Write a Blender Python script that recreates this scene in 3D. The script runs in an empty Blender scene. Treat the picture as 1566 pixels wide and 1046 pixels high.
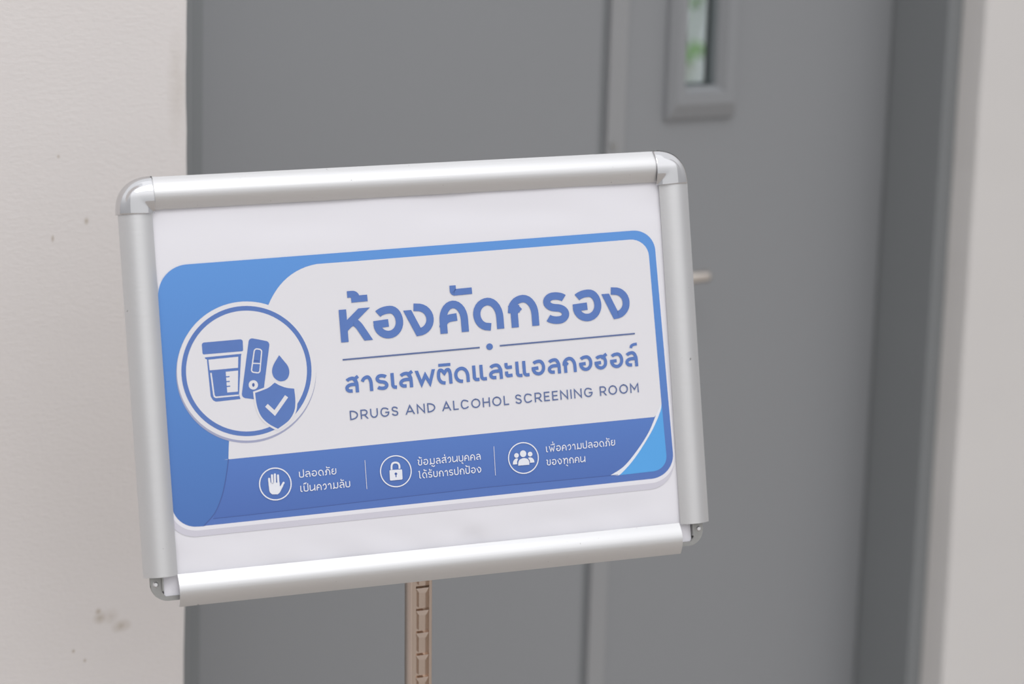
import bpy, bmesh, math, random
from mathutils import Vector, Matrix, noise
random.seed(4)
C = bpy.context.scene.collection
scene = bpy.context.scene

# ------------------------------------------------------------------ camera
cam_data = bpy.data.cameras.new('camera')
cam = bpy.data.objects.new('camera', cam_data)
C.objects.link(cam)
CAM = Vector((0, 0, 1.45))
right = Vector((0.99955, 0.00558, 0.02934))
down = Vector((0.02987, -0.18681, -0.98194))
fwd = Vector((0.0, 0.98238, -0.1869))
m = Matrix.Identity(4)
for i in range(3):
    m[i][0], m[i][1], m[i][2], m[i][3] = right[i], -down[i], -fwd[i], CAM[i]
cam.matrix_world = m
cam_data.sensor_fit = 'HORIZONTAL'
cam_data.sensor_width = 36.0
cam_data.lens = 3650 / 1566 * 36.0
cam_data.clip_start = 0.05
cam_data.dof.use_dof = True
cam_data.dof.focus_distance = 1.875
cam_data.dof.aperture_fstop = 4.0
scene.camera = cam

# ------------------------------------------------------------------ light
world = bpy.data.worlds.new('overcast_sky')
scene.world = world
world.use_nodes = True
wn, wl = world.node_tree.nodes, world.node_tree.links
wn.clear()
wo = wn.new('ShaderNodeOutputWorld')
bg = wn.new('ShaderNodeBackground')
tc = wn.new('ShaderNodeTexCoord')
sx = wn.new('ShaderNodeSeparateXYZ')
rp = wn.new('ShaderNodeValToRGB')
wl.new(tc.outputs['Generated'], sx.inputs[0])
wl.new(sx.outputs['Z'], rp.inputs[0])
e = rp.color_ramp.elements
e[0].position, e[0].color = 0.0, (0.44, 0.44, 0.45, 1)
e[1].position, e[1].color = 1.0, (1.02, 1.03, 1.06, 1)
k = e.new(0.30); k.color = (0.62, 0.62, 0.63, 1)
k = e.new(0.55); k.color = (0.98, 0.98, 1.0, 1)
wl.new(rp.outputs[0], bg.inputs[0])
bg.inputs[1].default_value = 1.0
wl.new(bg.outputs[0], wo.inputs[0])

sun = bpy.data.lights.new('hazy_sun', 'SUN')
sun.energy = 0.5
sun.angle = math.radians(95)
sun.color = (1.0, 1.0, 1.0)
so = bpy.data.objects.new('hazy_sun', sun)
C.objects.link(so)
so.location = (2, -3, 5)
so.rotation_euler = Vector((-0.42, 0.70, -0.62)).to_track_quat('-Z', 'Y').to_euler()

overhead_fill = bpy.data.lights.new('added_overhead_fill', 'AREA')  # unseen light added overhead so walls and door darken towards the floor
overhead_fill.shape = 'DISK'; overhead_fill.size = 0.9; overhead_fill.energy = 6.5; overhead_fill.color = (1.0, 0.99, 0.98)
lo = bpy.data.objects.new('added_overhead_fill', overhead_fill)
C.objects.link(lo)
lo.location = (0.1, 0.75, 2.75)
lo.rotation_euler = Vector((0.0, 0.35, -0.93)).to_track_quat('-Z', 'Y').to_euler()

scene.view_settings.view_transform = 'Standard'
scene.view_settings.look = 'None'
scene.view_settings.gamma = 1.0
scene.view_settings.use_curve_mapping = False
scene.view_settings.exposure = 0.0

# ------------------------------------------------------------------ materials
def lin(c):
    c = c / 255.0
    return c / 12.92 if c <= 0.04045 else ((c + 0.055) / 1.055) ** 2.4

def rgb(r, g, b, k=1.0):
    return (min(lin(r) * k, 1), min(lin(g) * k, 1), min(lin(b) * k, 1), 1)

def mat(name, col, rough=0.6, metal=0.0, vary=0.0, scale=30.0, bump=0.0, bscale=200.0, stretch=(1, 1, 1), spec=0.5):
    mt = bpy.data.materials.new(name)
    mt.use_nodes = True
    nt = mt.node_tree
    p = nt.nodes['Principled BSDF']
    p.inputs['Base Color'].default_value = col
    p.inputs['Roughness'].default_value = rough
    p.inputs['Metallic'].default_value = metal
    p.inputs['Specular IOR Level'].default_value = spec
    co = nt.nodes.new('ShaderNodeTexCoord')
    mp = nt.nodes.new('ShaderNodeMapping')
    mp.inputs['Scale'].default_value = stretch
    nt.links.new(co.outputs['Object'], mp.inputs[0])
    if vary > 0:
        nz = nt.nodes.new('ShaderNodeTexNoise')
        nz.inputs['Scale'].default_value = scale
        nz.inputs['Detail'].default_value = 5
        nt.links.new(mp.outputs[0], nz.inputs['Vector'])
        mx = nt.nodes.new('ShaderNodeMix')
        mx.data_type = 'RGBA'
        mx.inputs[6].default_value = tuple(c * (1 - vary) for c in col[:3]) + (1,)
        mx.inputs[7].default_value = tuple(min(c * (1 + vary), 1) for c in col[:3]) + (1,)
        nt.links.new(nz.outputs[0], mx.inputs[0])
        nt.links.new(mx.outputs[2], p.inputs['Base Color'])
    if bump > 0:
        nb = nt.nodes.new('ShaderNodeTexNoise')
        nb.inputs['Scale'].default_value = bscale
        nb.inputs['Detail'].default_value = 4
        nt.links.new(mp.outputs[0], nb.inputs['Vector'])
        bp = nt.nodes.new('ShaderNodeBump')
        bp.inputs['Strength'].default_value = bump
        bp.inputs['Distance'].default_value = 0.002
        nt.links.new(nb.outputs[0], bp.inputs['Height'])
        nt.links.new(bp.outputs[0], p.inputs['Normal'])
    return mt

def stained(mt, spots, col):
    """dirt spots with a shape of their own: (x, z, radius x, radius z, strength) in object space"""
    nt = mt.node_tree
    p = nt.nodes['Principled BSDF']
    src = p.inputs['Base Color'].links[0].from_socket
    co = nt.nodes.new('ShaderNodeTexCoord')
    nz = nt.nodes.new('ShaderNodeTexNoise')
    nz.inputs['Scale'].default_value = 90
    nz.inputs['Detail'].default_value = 6
    nt.links.new(co.outputs['Object'], nz.inputs['Vector'])
    total = None
    for (x, z, rx, rz, st) in spots:
        mp = nt.nodes.new('ShaderNodeMapping')
        mp.inputs['Location'].default_value = (-x / rx, 0, -z / rz)
        mp.inputs['Scale'].default_value = (1 / rx, 0.001, 1 / rz)
        nt.links.new(co.outputs['Object'], mp.inputs[0])
        gr = nt.nodes.new('ShaderNodeTexGradient')
        gr.gradient_type = 'SPHERICAL'
        nt.links.new(mp.outputs[0], gr.inputs[0])
        ml = nt.nodes.new('ShaderNodeMath'); ml.operation = 'MULTIPLY'
        nt.links.new(gr.outputs['Fac'], ml.inputs[0])
        nt.links.new(nz.outputs[0], ml.inputs[1])
        m2 = nt.nodes.new('ShaderNodeMath'); m2.operation = 'MULTIPLY'
        m2.inputs[1].default_value = st
        m2.use_clamp = True
        nt.links.new(ml.outputs[0], m2.inputs[0])
        if total is None:
            total = m2.outputs[0]
        else:
            ad = nt.nodes.new('ShaderNodeMath'); ad.operation = 'MAXIMUM'
            nt.links.new(total, ad.inputs[0]); nt.links.new(m2.outputs[0], ad.inputs[1])
            total = ad.outputs[0]
    mx = nt.nodes.new('ShaderNodeMix'); mx.data_type = 'RGBA'
    nt.links.new(total, mx.inputs[0])
    nt.links.new(src, mx.inputs[6])
    mx.inputs[7].default_value = col
    nt.links.new(mx.outputs[2], p.inputs['Base Color'])

M = {}
M['plaster'] = mat('painted_plaster', rgb(216, 213, 211), 0.75, vary=0.025, scale=5, bump=0.15, bscale=120, stretch=(1, 1, 2.2))
M['plaster_left'] = mat('painted_plaster_left', rgb(229, 224, 222), 0.75, vary=0.025, scale=7, bump=0.22, bscale=130, stretch=(1, 1, 2.2))
stained(M['plaster_left'], [(-0.0905, 0.8005, 0.009, 0.007, 1.3), (-0.0925, 0.8065, 0.004, 0.004, 1.6), (-0.080, 0.800, 0.010, 0.009, 0.7), (-0.0690, 0.789, 0.012, 0.007, 1.2),
                            (-0.118, 0.775, 0.0022, 0.0022, 2.2), (-0.1065, 0.764, 0.0018, 0.0022, 2.2), (-0.103, 1.158, 0.003, 0.004, 1.6), (-0.136, 1.145, 0.002, 0.004, 1.6),
                            (-0.012, 1.27, 0.012, 0.06, 0.5), (-0.035, 1.16, 0.02, 0.02, 0.35), (-0.13, 1.215, 0.002, 0.002, 1.5)], rgb(178, 165, 148))
M['door'] = mat('grey_door_paint', rgb(143, 145, 148), 0.42, vary=0.02, scale=3, bump=0.05, bscale=60)
M['frame'] = mat('grey_frame_paint', rgb(131, 134, 136), 0.5, vary=0.02, scale=6)
M['strip'] = mat('light_grey_strip_paint', rgb(151, 152, 154), 0.45, vary=0.02, scale=6)
M['gasket'] = mat('black_glazing_gasket', rgb(20, 34, 36), 0.5, vary=0.1)
M['steel'] = mat('satin_steel', rgb(232, 224, 216), 0.3, 1.0, vary=0.05)
M['floor'] = mat('tan_concrete_floor', rgb(182, 175, 168), 0.7, vary=0.08, scale=3, bump=0.1)
M['alu'] = mat('satin_anodised_aluminium', rgb(222, 222, 223), 0.46, 1.0, vary=0.02, scale=40, bump=0.04, bscale=500, stretch=(0.05, 1, 1))
M['chrome'] = mat('bright_chrome', rgb(212, 212, 214), 0.07, 1.0, vary=0.03)
M['zinc'] = mat('galvanised_zinc', rgb(158, 158, 156), 0.5, 0.5, vary=0.12, scale=400)
M['backing'] = mat('white_backing_board', rgb(205, 205, 205), 0.6, vary=0.03)
M['post'] = mat('polished_steel_brown_reflection', rgb(206, 190, 178), 0.22, 1.0, vary=0.04, scale=60)  # brown reflection of the surroundings is put into the base colour
M['paper'] = mat('white_paper', rgb(236, 235, 241), 0.55, vary=0.008, scale=14, spec=0.3)
M['ink_white'] = mat('bare_paper_lettering', rgb(238, 240, 248), 0.55, vary=0.01, spec=0.3)
M['ink_border'] = mat('bare_paper_border', rgb(237, 236, 243), 0.55, vary=0.01, spec=0.3)
M['ink_panel'] = mat('bare_paper_panel', rgb(232, 231, 236), 0.55, vary=0.01, spec=0.3)
M['ink_lilac'] = mat('pale_lilac_ink', rgb(213, 211, 222), 0.55, vary=0.01, spec=0.3)
M['ink_rim'] = mat('lilac_grey_ink', rgb(168, 172, 200), 0.55, vary=0.02, spec=0.3)
M['ink_card'] = mat('mid_blue_ink', rgb(98, 146, 213), 0.5, vary=0.04, scale=35, stretch=(3, 0.5, 1), spec=0.3)
M['ink_left'] = mat('bright_blue_ink', rgb(93, 138, 205), 0.5, vary=0.06, scale=50, stretch=(3, 0.4, 1), spec=0.3)
M['ink_band'] = mat('violet_blue_ink', rgb(92, 127, 197), 0.5, vary=0.07, scale=50, stretch=(3, 0.4, 1), spec=0.3)
M['ink_side'] = mat('soft_blue_ink', rgb(98, 130, 198), 0.5, vary=0.05, scale=50, spec=0.3)
M['ink_text'] = mat('lettering_blue_ink', rgb(96, 128, 194), 0.5, vary=0.05, scale=120, spec=0.3)
M['ink_thin'] = mat('slate_blue_ink', rgb(100, 118, 164), 0.5, vary=0.05, scale=120, spec=0.3)
M['ink_line'] = mat('deep_blue_ink', rgb(80, 104, 168), 0.5, vary=0.05, spec=0.3)
M['ink_sky'] = mat('light_blue_ink', rgb(94, 172, 238), 0.5, vary=0.03, spec=0.3)
M['room'] = mat('pale_teal_wall', rgb(206, 222, 228), 0.8, vary=0.03)
M['leaf'] = mat('bright_green_leaf', rgb(138, 186, 98), 0.5, vary=0.25, scale=30)
M['stem'] = mat('green_stem', rgb(96, 128, 66), 0.6, vary=0.1)
M['pot'] = mat('white_glazed_pot', rgb(240, 236, 228), 0.3, vary=0.02)
M['cabinet'] = mat('pale_grey_cabinet', rgb(176, 190, 194), 0.5, vary=0.03)
g = bpy.data.materials.new('greenish_glass')
g.use_nodes = True
gn, gl = g.node_tree.nodes, g.node_tree.links
gn.clear()
go = gn.new('ShaderNodeOutputMaterial')
gt = gn.new('ShaderNodeBsdfTransparent'); gt.inputs[0].default_value = (0.90, 0.955, 0.945, 1)
gg = gn.new('ShaderNodeBsdfGlossy'); gg.inputs['Roughness'].default_value = 0.03
gx = gn.new('ShaderNodeMixShader'); gx.inputs[0].default_value = 0.10
gl.new(gt.outputs[0], gx.inputs[1]); gl.new(gg.outputs[0], gx.inputs[2]); gl.new(gx.outputs[0], go.inputs[0])
M['glass'] = g

def print_gradient(mt, top, bottom, y0, y1):
    """the artwork's own two-tone printed fade, fixed to the sheet"""
    nt = mt.node_tree
    p = nt.nodes['Principled BSDF']
    co = nt.nodes.new('ShaderNodeTexCoord'); sp = nt.nodes.new('ShaderNodeSeparateXYZ')
    nt.links.new(co.outputs['Object'], sp.inputs[0])
    mr = nt.nodes.new('ShaderNodeMapRange')
    mr.inputs['From Min'].default_value = y0; mr.inputs['From Max'].default_value = y1
    nt.links.new(sp.outputs['Y'], mr.inputs['Value'])
    mx = nt.nodes.new('ShaderNodeMix'); mx.data_type = 'RGBA'
    mx.inputs[6].default_value = bottom; mx.inputs[7].default_value = top
    nt.links.new(mr.outputs[0], mx.inputs[0])
    nt.links.new(mx.outputs[2], p.inputs['Base Color'])
def specks(mt, scale, lo, col, amount):
    """small scuffs with a shape of their own"""
    nt = mt.node_tree
    p = nt.nodes['Principled BSDF']
    src = p.inputs['Base Color'].links[0].from_socket
    co = nt.nodes.new('ShaderNodeTexCoord'); nz = nt.nodes.new('ShaderNodeTexNoise')
    nz.inputs['Scale'].default_value = scale; nz.inputs['Detail'].default_value = 3
    nt.links.new(co.outputs['Object'], nz.inputs['Vector'])
    mr = nt.nodes.new('ShaderNodeMapRange')
    mr.inputs['From Min'].default_value = lo; mr.inputs['From Max'].default_value = lo + 0.06
    mr.inputs['To Max'].default_value = amount
    nt.links.new(nz.outputs[0], mr.inputs['Value'])
    mx = nt.nodes.new('ShaderNodeMix'); mx.data_type = 'RGBA'
    nt.links.new(mr.outputs[0], mx.inputs[0]); nt.links.new(src, mx.inputs[6]); mx.inputs[7].default_value = col
    nt.links.new(mx.outputs[2], p.inputs['Base Color'])
specks(M['alu'], 260, 0.735, rgb(110, 106, 104), 0.6)
specks(M['plaster_left'], 120, 0.745, rgb(168, 160, 152), 0.5)
print_gradient(M['ink_card'], rgb(100, 156, 226), rgb(92, 124, 194), -0.09, 0.10)
print_gradient(M['ink_left'], rgb(100, 156, 226), rgb(83, 122, 190), -0.10, 0.10)
print_gradient(M['ink_band'], rgb(94, 132, 204), rgb(84, 114, 184), -0.105, -0.045)

# ------------------------------------------------------------------ helpers
def obj(name, bm, mats, parent=None, matrix=None, smooth=False):
    me = bpy.data.meshes.new(name)
    bmesh.ops.recalc_face_normals(bm, faces=bm.faces[:])
    bm.to_mesh(me); bm.free()
    for mm_ in (mats if isinstance(mats, (list, tuple)) else [mats]):
        me.materials.append(M[mm_])
    if smooth:
        for p in me.polygons: p.use_smooth = True
    o = bpy.data.objects.new(name, me)
    C.objects.link(o)
    if parent: o.parent = parent
    if matrix is not None: o.matrix_local = matrix
    return o

def thing(name, label, cat, matrix=None, group=None):
    o = bpy.data.objects.new(name, None)
    C.objects.link(o)
    o.empty_display_size = 0.05
    if matrix is not None: o.matrix_world = matrix
    o['label'] = label; o['category'] = cat
    if group: o['group'] = group
    return o

def struct(o, label, cat):
    o['kind'] = 'structure'; o['label'] = label; o['category'] = cat
    return o

def box(bm, x0, x1, y0, y1, z0, z1, bevel=0.0, mi=0):
    vs = [bm.verts.new((x, y, z)) for x in (x0, x1) for y in (y0, y1) for z in (z0, z1)]
    fs = []
    for q in ((0, 1, 3, 2), (4, 6, 7, 5), (0, 4, 5, 1), (2, 3, 7, 6), (0, 2, 6, 4), (1, 5, 7, 3)):
        f = bm.faces.new([vs[i] for i in q]); f.material_index = mi; fs.append(f)
    if bevel > 0:
        es = list({ed for f in fs for ed in f.edges})
        bmesh.ops.bevel(bm, geom=es, offset=bevel, segments=2, affect='EDGES', profile=0.5)
    return vs

def prism(bm, pts, z0, z1, mi=0):
    a = [bm.verts.new((p[0], p[1], z0)) for p in pts]
    b = [bm.verts.new((p[0], p[1], z1)) for p in pts]
    n = len(pts)
    bm.faces.new(a).material_index = mi
    bm.faces.new(b).material_index = mi
    for i in range(n):
        bm.faces.new((a[i], a[(i + 1) % n], b[(i + 1) % n], b[i])).material_index = mi

def cyl(bm, p0, p1, r, n=20, r2=None, cap=True):
    p0, p1 = Vector(p0), Vector(p1)
    d = (p1 - p0).normalized()
    u = d.orthogonal().normalized(); v = d.cross(u)
    r2 = r if r2 is None else r2
    a = [bm.verts.new(p0 + (u * math.cos(t) + v * math.sin(t)) * r) for t in [2 * math.pi * i / n for i in range(n)]]
    b = [bm.verts.new(p1 + (u * math.cos(t) + v * math.sin(t)) * r2) for t in [2 * math.pi * i / n for i in range(n)]]
    for i in range(n):
        bm.faces.new((a[i], a[(i + 1) % n], b[(i + 1) % n], b[i]))
    if cap:
        bm.faces.new(a); bm.faces.new(b)

# ------------------------------------------------------------------ traced artwork, millimetres on the sheet
SHAPES = {
    'card': [(-204.9,72.35),(-204.71,75.19),(-204.16,78.1),(-203.22,81.01),(-201.87,83.84),(-200.13,86.5),(-198.02,88.93),(-195.59,91.05),(-192.92,92.81),(-190.08,94.17),(-187.15,95.14),(-184.22,95.71),(-181.34,95.91),(181.72,100.58),(183.93,100.48),(186.19,100.13),(188.45,99.49),(190.66,98.55),(192.75,97.33),(194.66,95.83),(196.32,94.11),(197.71,92.2),(198.8,90.17),(199.57,88.07),(200.04,85.96),(200.22,83.9),(204.34,-81.4),(204.25,-83.74),(203.84,-86.14),(203.09,-88.53),(201.98,-90.86),(200.52,-93.05),(198.74,-95.05),(196.67,-96.79),(194.38,-98.22),(191.94,-99.34),(189.42,-100.12),(186.89,-100.58),(184.41,-100.74),(-186.81,-103.92),(-189.14,-103.8),(-191.51,-103.39),(-193.87,-102.66),(-196.16,-101.59),(-198.31,-100.21),(-200.26,-98.53),(-201.95,-96.59),(-203.34,-94.45),(-204.41,-92.18),(-205.15,-89.83),(-205.57,-87.47),(-205.7,-85.16)],
    'border': [(-204.48,83.59),(-204.47,83.71),(-204.45,83.83),(-204.4,83.96),(-204.35,84.08),(-204.27,84.2),(-204.18,84.3),(-204.07,84.39),(-203.96,84.47),(-203.84,84.53),(-203.71,84.58),(-203.59,84.6),(-203.47,84.62),(183.19,99.15),(185.4,99.11),(187.66,98.81),(189.92,98.22),(192.13,97.34),(194.22,96.16),(196.12,94.72),(197.79,93.03),(199.18,91.16),(200.27,89.15),(201.04,87.07),(201.51,84.97),(201.69,82.91),(205.87,-82.77),(205.77,-85.37),(205.32,-88.03),(204.48,-90.69),(203.25,-93.28),(201.63,-95.71),(199.64,-97.93),(197.35,-99.86),(194.81,-101.45),(192.1,-102.69),(189.3,-103.55),(186.48,-104.06),(183.72,-104.23),(-186.54,-106.95),(-189.23,-106.81),(-191.97,-106.33),(-194.69,-105.48),(-197.32,-104.25),(-199.78,-102.65),(-202.0,-100.7),(-203.92,-98.45),(-205.5,-95.98),(-206.69,-93.34),(-207.5,-90.63),(-207.94,-87.9),(-208.05,-85.23)],
    'band_shadow': [(-205.19,73.71),(-205.18,73.83),(-205.15,73.95),(-205.11,74.08),(-205.05,74.2),(-204.97,74.31),(-204.88,74.41),(-204.77,74.5),(-204.66,74.57),(-204.54,74.63),(-204.41,74.67),(-204.29,74.69),(-204.16,74.7),(197.27,74.57),(197.41,74.56),(197.55,74.54),(197.69,74.49),(197.83,74.43),(197.96,74.35),(198.08,74.26),(198.19,74.15),(198.28,74.03),(198.35,73.9),(198.4,73.77),(198.43,73.64),(198.44,73.51),(204.42,-87.73),(204.36,-90.33),(203.93,-92.99),(203.13,-95.65),(201.93,-98.24),(200.33,-100.67),(198.38,-102.88),(196.1,-104.81),(193.58,-106.4),(190.89,-107.64),(188.1,-108.5),(185.29,-109.0),(182.53,-109.18),(-187.88,-111.58),(-190.69,-111.43),(-193.54,-110.93),(-196.38,-110.04),(-199.11,-108.75),(-201.67,-107.07),(-203.98,-105.03),(-205.96,-102.69),(-207.58,-100.1),(-208.8,-97.34),(-209.62,-94.5),(-210.06,-91.66),(-210.14,-88.87)],
    'panel': [(-80.7,89.89),(-74.84,89.95),(-68.08,90.03),(-60.86,90.11),(-53.62,90.18),(-46.82,90.26),(178.8,93.46),(181.61,93.27),(184.47,92.55),(187.23,91.28),(189.69,89.48),(191.71,87.24),(193.17,84.71),(194.04,82.05),(194.35,79.42),(197.03,-41.05),(196.66,-41.97),(196.26,-43.02),(195.84,-44.13),(195.38,-45.25),(194.88,-46.3),(194.33,-47.22),(193.69,-47.99),(192.97,-48.68),(192.2,-49.31),(191.44,-49.88),(190.72,-50.41),(190.09,-50.91),(171.44,-51.09),(151.73,-51.27),(130.65,-51.47),(107.9,-51.69),(83.18,-51.94),(56.21,-52.23),(24.06,-52.61),(-13.45,-53.06),(-52.55,-53.55),(-89.65,-54.01),(-121.3,-54.4),(-144.22,-54.66),(-157.2,-54.79),(-162.82,-54.82),(-163.52,-54.79),(-161.68,-54.71),(-159.65,-54.65),(-159.84,-54.61),(-159.63,-52.57),(-159.44,-50.47),(-159.23,-48.21),(-158.97,-45.65),(-158.62,-42.68),(-158.14,-39.18),(-157.63,-35.16),(-157.13,-30.71),(-156.53,-25.86),(-155.75,-20.6),(-154.68,-14.96),(-153.23,-8.96),(-151.3,-2.2),(-148.96,5.39),(-146.34,13.37),(-143.54,21.28),(-140.7,28.67),(-137.92,35.1),(-135.1,40.52),(-132.1,45.31),(-129.06,49.58),(-126.08,53.45),(-123.29,57.04),(-120.81,60.47),(-118.53,64.67),(-116.05,68.55),(-113.39,72.12),(-110.53,75.37),(-107.47,78.3),(-104.23,80.91),(-100.78,83.2),(-97.14,85.18),(-93.3,86.83),(-89.27,88.17),(-85.03,89.19),(-80.6,89.88)],
    'band': [(-159.84,-54.61),(-159.65,-54.65),(-161.68,-54.71),(-163.52,-54.79),(-162.82,-54.82),(-157.2,-54.79),(-144.22,-54.66),(-121.3,-54.4),(-89.65,-54.01),(-52.55,-53.55),(-13.45,-53.06),(24.06,-52.61),(56.21,-52.23),(83.18,-51.94),(107.9,-51.69),(130.65,-51.47),(151.73,-51.27),(171.44,-51.09),(190.09,-50.91),(189.3,-52.66),(188.47,-54.59),(187.58,-56.67),(186.59,-58.83),(185.45,-61.03),(184.14,-63.22),(182.61,-65.45),(180.87,-67.78),(179.0,-70.15),(177.05,-72.5),(175.06,-74.8),(173.11,-76.98),(171.17,-79.1),(169.2,-81.2),(167.2,-83.24),(165.18,-85.17),(163.16,-86.96),(161.14,-88.55),(159.06,-89.93),(156.91,-91.11),(154.75,-92.15),(152.66,-93.08),(150.7,-93.94),(148.95,-94.77),(134.52,-94.74),(119.65,-94.65),(103.67,-94.57),(85.9,-94.54),(65.68,-94.62),(42.39,-94.86),(13.25,-95.34),(-21.6,-96.03),(-58.5,-96.81),(-93.96,-97.59),(-124.64,-98.26),(-147.32,-98.72),(-161.06,-98.96),(-168.42,-99.06),(-171.46,-99.06),(-172.2,-99.0),(-172.63,-98.95),(-174.75,-98.94),(-174.51,-98.34),(-174.3,-97.79),(-174.06,-97.18),(-173.75,-96.42),(-173.31,-95.41),(-172.69,-94.07),(-171.82,-92.31),(-170.73,-90.22),(-169.51,-87.88),(-168.26,-85.39),(-167.08,-82.84),(-166.06,-80.32),(-165.18,-77.74),(-164.38,-74.98),(-163.64,-72.16),(-162.96,-69.4),(-162.35,-66.8),(-161.8,-64.48),(-161.33,-62.45),(-160.95,-60.6),(-160.63,-58.93),(-160.35,-57.39),(-160.09,-55.96)],
    'swoosh': [(197.06,-40.52),(196.34,-41.7),(195.58,-42.94),(194.75,-44.28),(193.86,-45.74),(192.9,-47.35),(191.86,-49.14),(190.76,-51.18),(189.6,-53.44),(188.37,-55.86),(187.05,-58.35),(185.65,-60.83),(184.14,-63.22),(182.5,-65.56),(180.74,-67.91),(178.89,-70.26),(176.98,-72.57),(175.04,-74.82),(173.11,-76.98),(171.17,-79.1),(169.2,-81.19),(167.2,-83.23),(165.18,-85.16),(163.16,-86.95),(161.14,-88.55),(159.06,-89.94),(156.91,-91.14),(154.75,-92.2),(152.65,-93.15),(150.7,-94.03),(148.95,-94.88),(149.98,-94.95),(151.17,-95.04),(152.44,-95.13),(153.71,-95.23),(154.9,-95.32),(155.94,-95.39),(156.24,-95.27),(156.51,-95.19),(156.8,-95.11),(157.19,-94.93),(157.74,-94.6),(158.51,-94.04),(159.55,-93.23),(160.81,-92.23),(162.23,-91.07),(163.75,-89.78),(165.3,-88.39),(166.84,-86.93),(168.35,-85.4),(169.91,-83.78),(171.5,-82.06),(173.12,-80.22),(174.79,-78.28),(176.5,-76.21),(178.31,-73.97),(180.23,-71.55),(182.18,-69.01),(184.11,-66.43),(185.94,-63.86),(187.61,-61.38),(189.17,-58.91),(190.67,-56.36),(192.07,-53.84),(193.34,-51.43),(194.44,-49.22),(195.35,-47.3),(195.99,-45.71),(196.39,-44.4),(196.62,-43.28),(196.76,-42.31),(196.88,-41.41)],
    'corner': [(197.2,-41.07),(198.43,-82.89),(198.29,-85.05),(197.69,-87.25),(196.6,-89.36),(195.05,-91.25),(193.11,-92.79),(190.91,-93.9),(188.6,-94.56),(186.31,-94.79),(155.94,-95.29),(156.25,-95.18),(156.51,-95.13),(156.8,-95.06),(157.19,-94.91),(157.74,-94.59),(158.51,-94.04),(159.55,-93.23),(160.81,-92.24),(162.23,-91.08),(163.75,-89.79),(165.3,-88.39),(166.84,-86.93),(168.35,-85.4),(169.91,-83.78),(171.5,-82.06),(173.12,-80.22),(174.79,-78.28),(176.5,-76.21),(178.29,-74.04),(180.16,-71.78),(182.06,-69.4),(183.97,-66.89),(185.83,-64.22),(187.61,-61.38),(189.34,-58.22),(191.06,-54.72),(192.74,-51.06),(194.34,-47.44),(195.84,-44.05),(197.2,-41.07)],
    'edge_line': [(-159.84,-54.61),(-160.09,-55.96),(-160.35,-57.39),(-160.63,-58.93),(-160.95,-60.6),(-161.33,-62.45),(-161.8,-64.48),(-162.35,-66.8),(-162.96,-69.4),(-163.64,-72.16),(-164.38,-74.98),(-165.18,-77.74),(-166.06,-80.32),(-166.99,-82.78),(-167.99,-85.21),(-169.05,-87.58),(-170.18,-89.86),(-171.39,-92.04),(-172.69,-94.07),(-174.15,-95.96),(-175.78,-97.74),(-177.49,-99.41),(-179.18,-100.96),(-180.77,-102.41),(-182.16,-103.75)],
    'low_line': [(-174.75,-98.94),(-147.32,-98.72),(42.39,-94.86),(155.69,-94.84)],
    'left_panel': [(-186.81,-103.92),(-189.14,-103.8),(-191.51,-103.39),(-193.87,-102.66),(-196.16,-101.59),(-198.31,-100.21),(-200.26,-98.53),(-201.95,-96.59),(-203.34,-94.45),(-204.41,-92.18),(-205.15,-89.83),(-205.57,-87.47),(-205.7,-85.16),(-204.9,72.35),(-204.71,75.19),(-204.16,78.1),(-203.22,81.01),(-201.87,83.84),(-200.13,86.5),(-198.02,88.93),(-195.59,91.05),(-192.92,92.81),(-190.08,94.17),(-187.15,95.14),(-184.22,95.71),(-181.34,95.91),(-80.09,97.2),(-80.6,89.88),(-85.03,89.19),(-89.27,88.17),(-93.3,86.83),(-97.14,85.18),(-100.78,83.2),(-104.23,80.91),(-107.47,78.3),(-110.53,75.37),(-113.39,72.12),(-116.05,68.55),(-118.53,64.67),(-120.81,60.47),(-123.29,57.04),(-126.08,53.45),(-129.06,49.58),(-132.1,45.31),(-135.1,40.52),(-137.92,35.1),(-140.7,28.67),(-143.54,21.28),(-146.34,13.37),(-148.96,5.39),(-151.3,-2.2),(-153.23,-8.96),(-154.68,-14.96),(-155.75,-20.6),(-156.53,-25.86),(-157.13,-30.71),(-157.63,-35.16),(-158.14,-39.18),(-158.61,-42.68),(-158.94,-45.63),(-159.17,-48.17),(-159.37,-50.43),(-159.58,-52.53),(-159.84,-54.61),(-160.12,-56.51),(-160.39,-58.09),(-160.66,-59.52),(-160.96,-60.96),(-161.34,-62.56),(-161.8,-64.48),(-162.35,-66.8),(-162.96,-69.4),(-163.64,-72.16),(-164.38,-74.98),(-165.18,-77.74),(-166.06,-80.32),(-166.99,-82.78),(-167.99,-85.2),(-169.05,-87.56),(-170.18,-89.83),(-171.39,-92.01),(-172.69,-94.07),(-174.15,-96.01),(-175.79,-97.85),(-177.5,-99.59),(-179.2,-101.23),(-180.8,-102.75),(-182.19,-104.15)],
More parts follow.
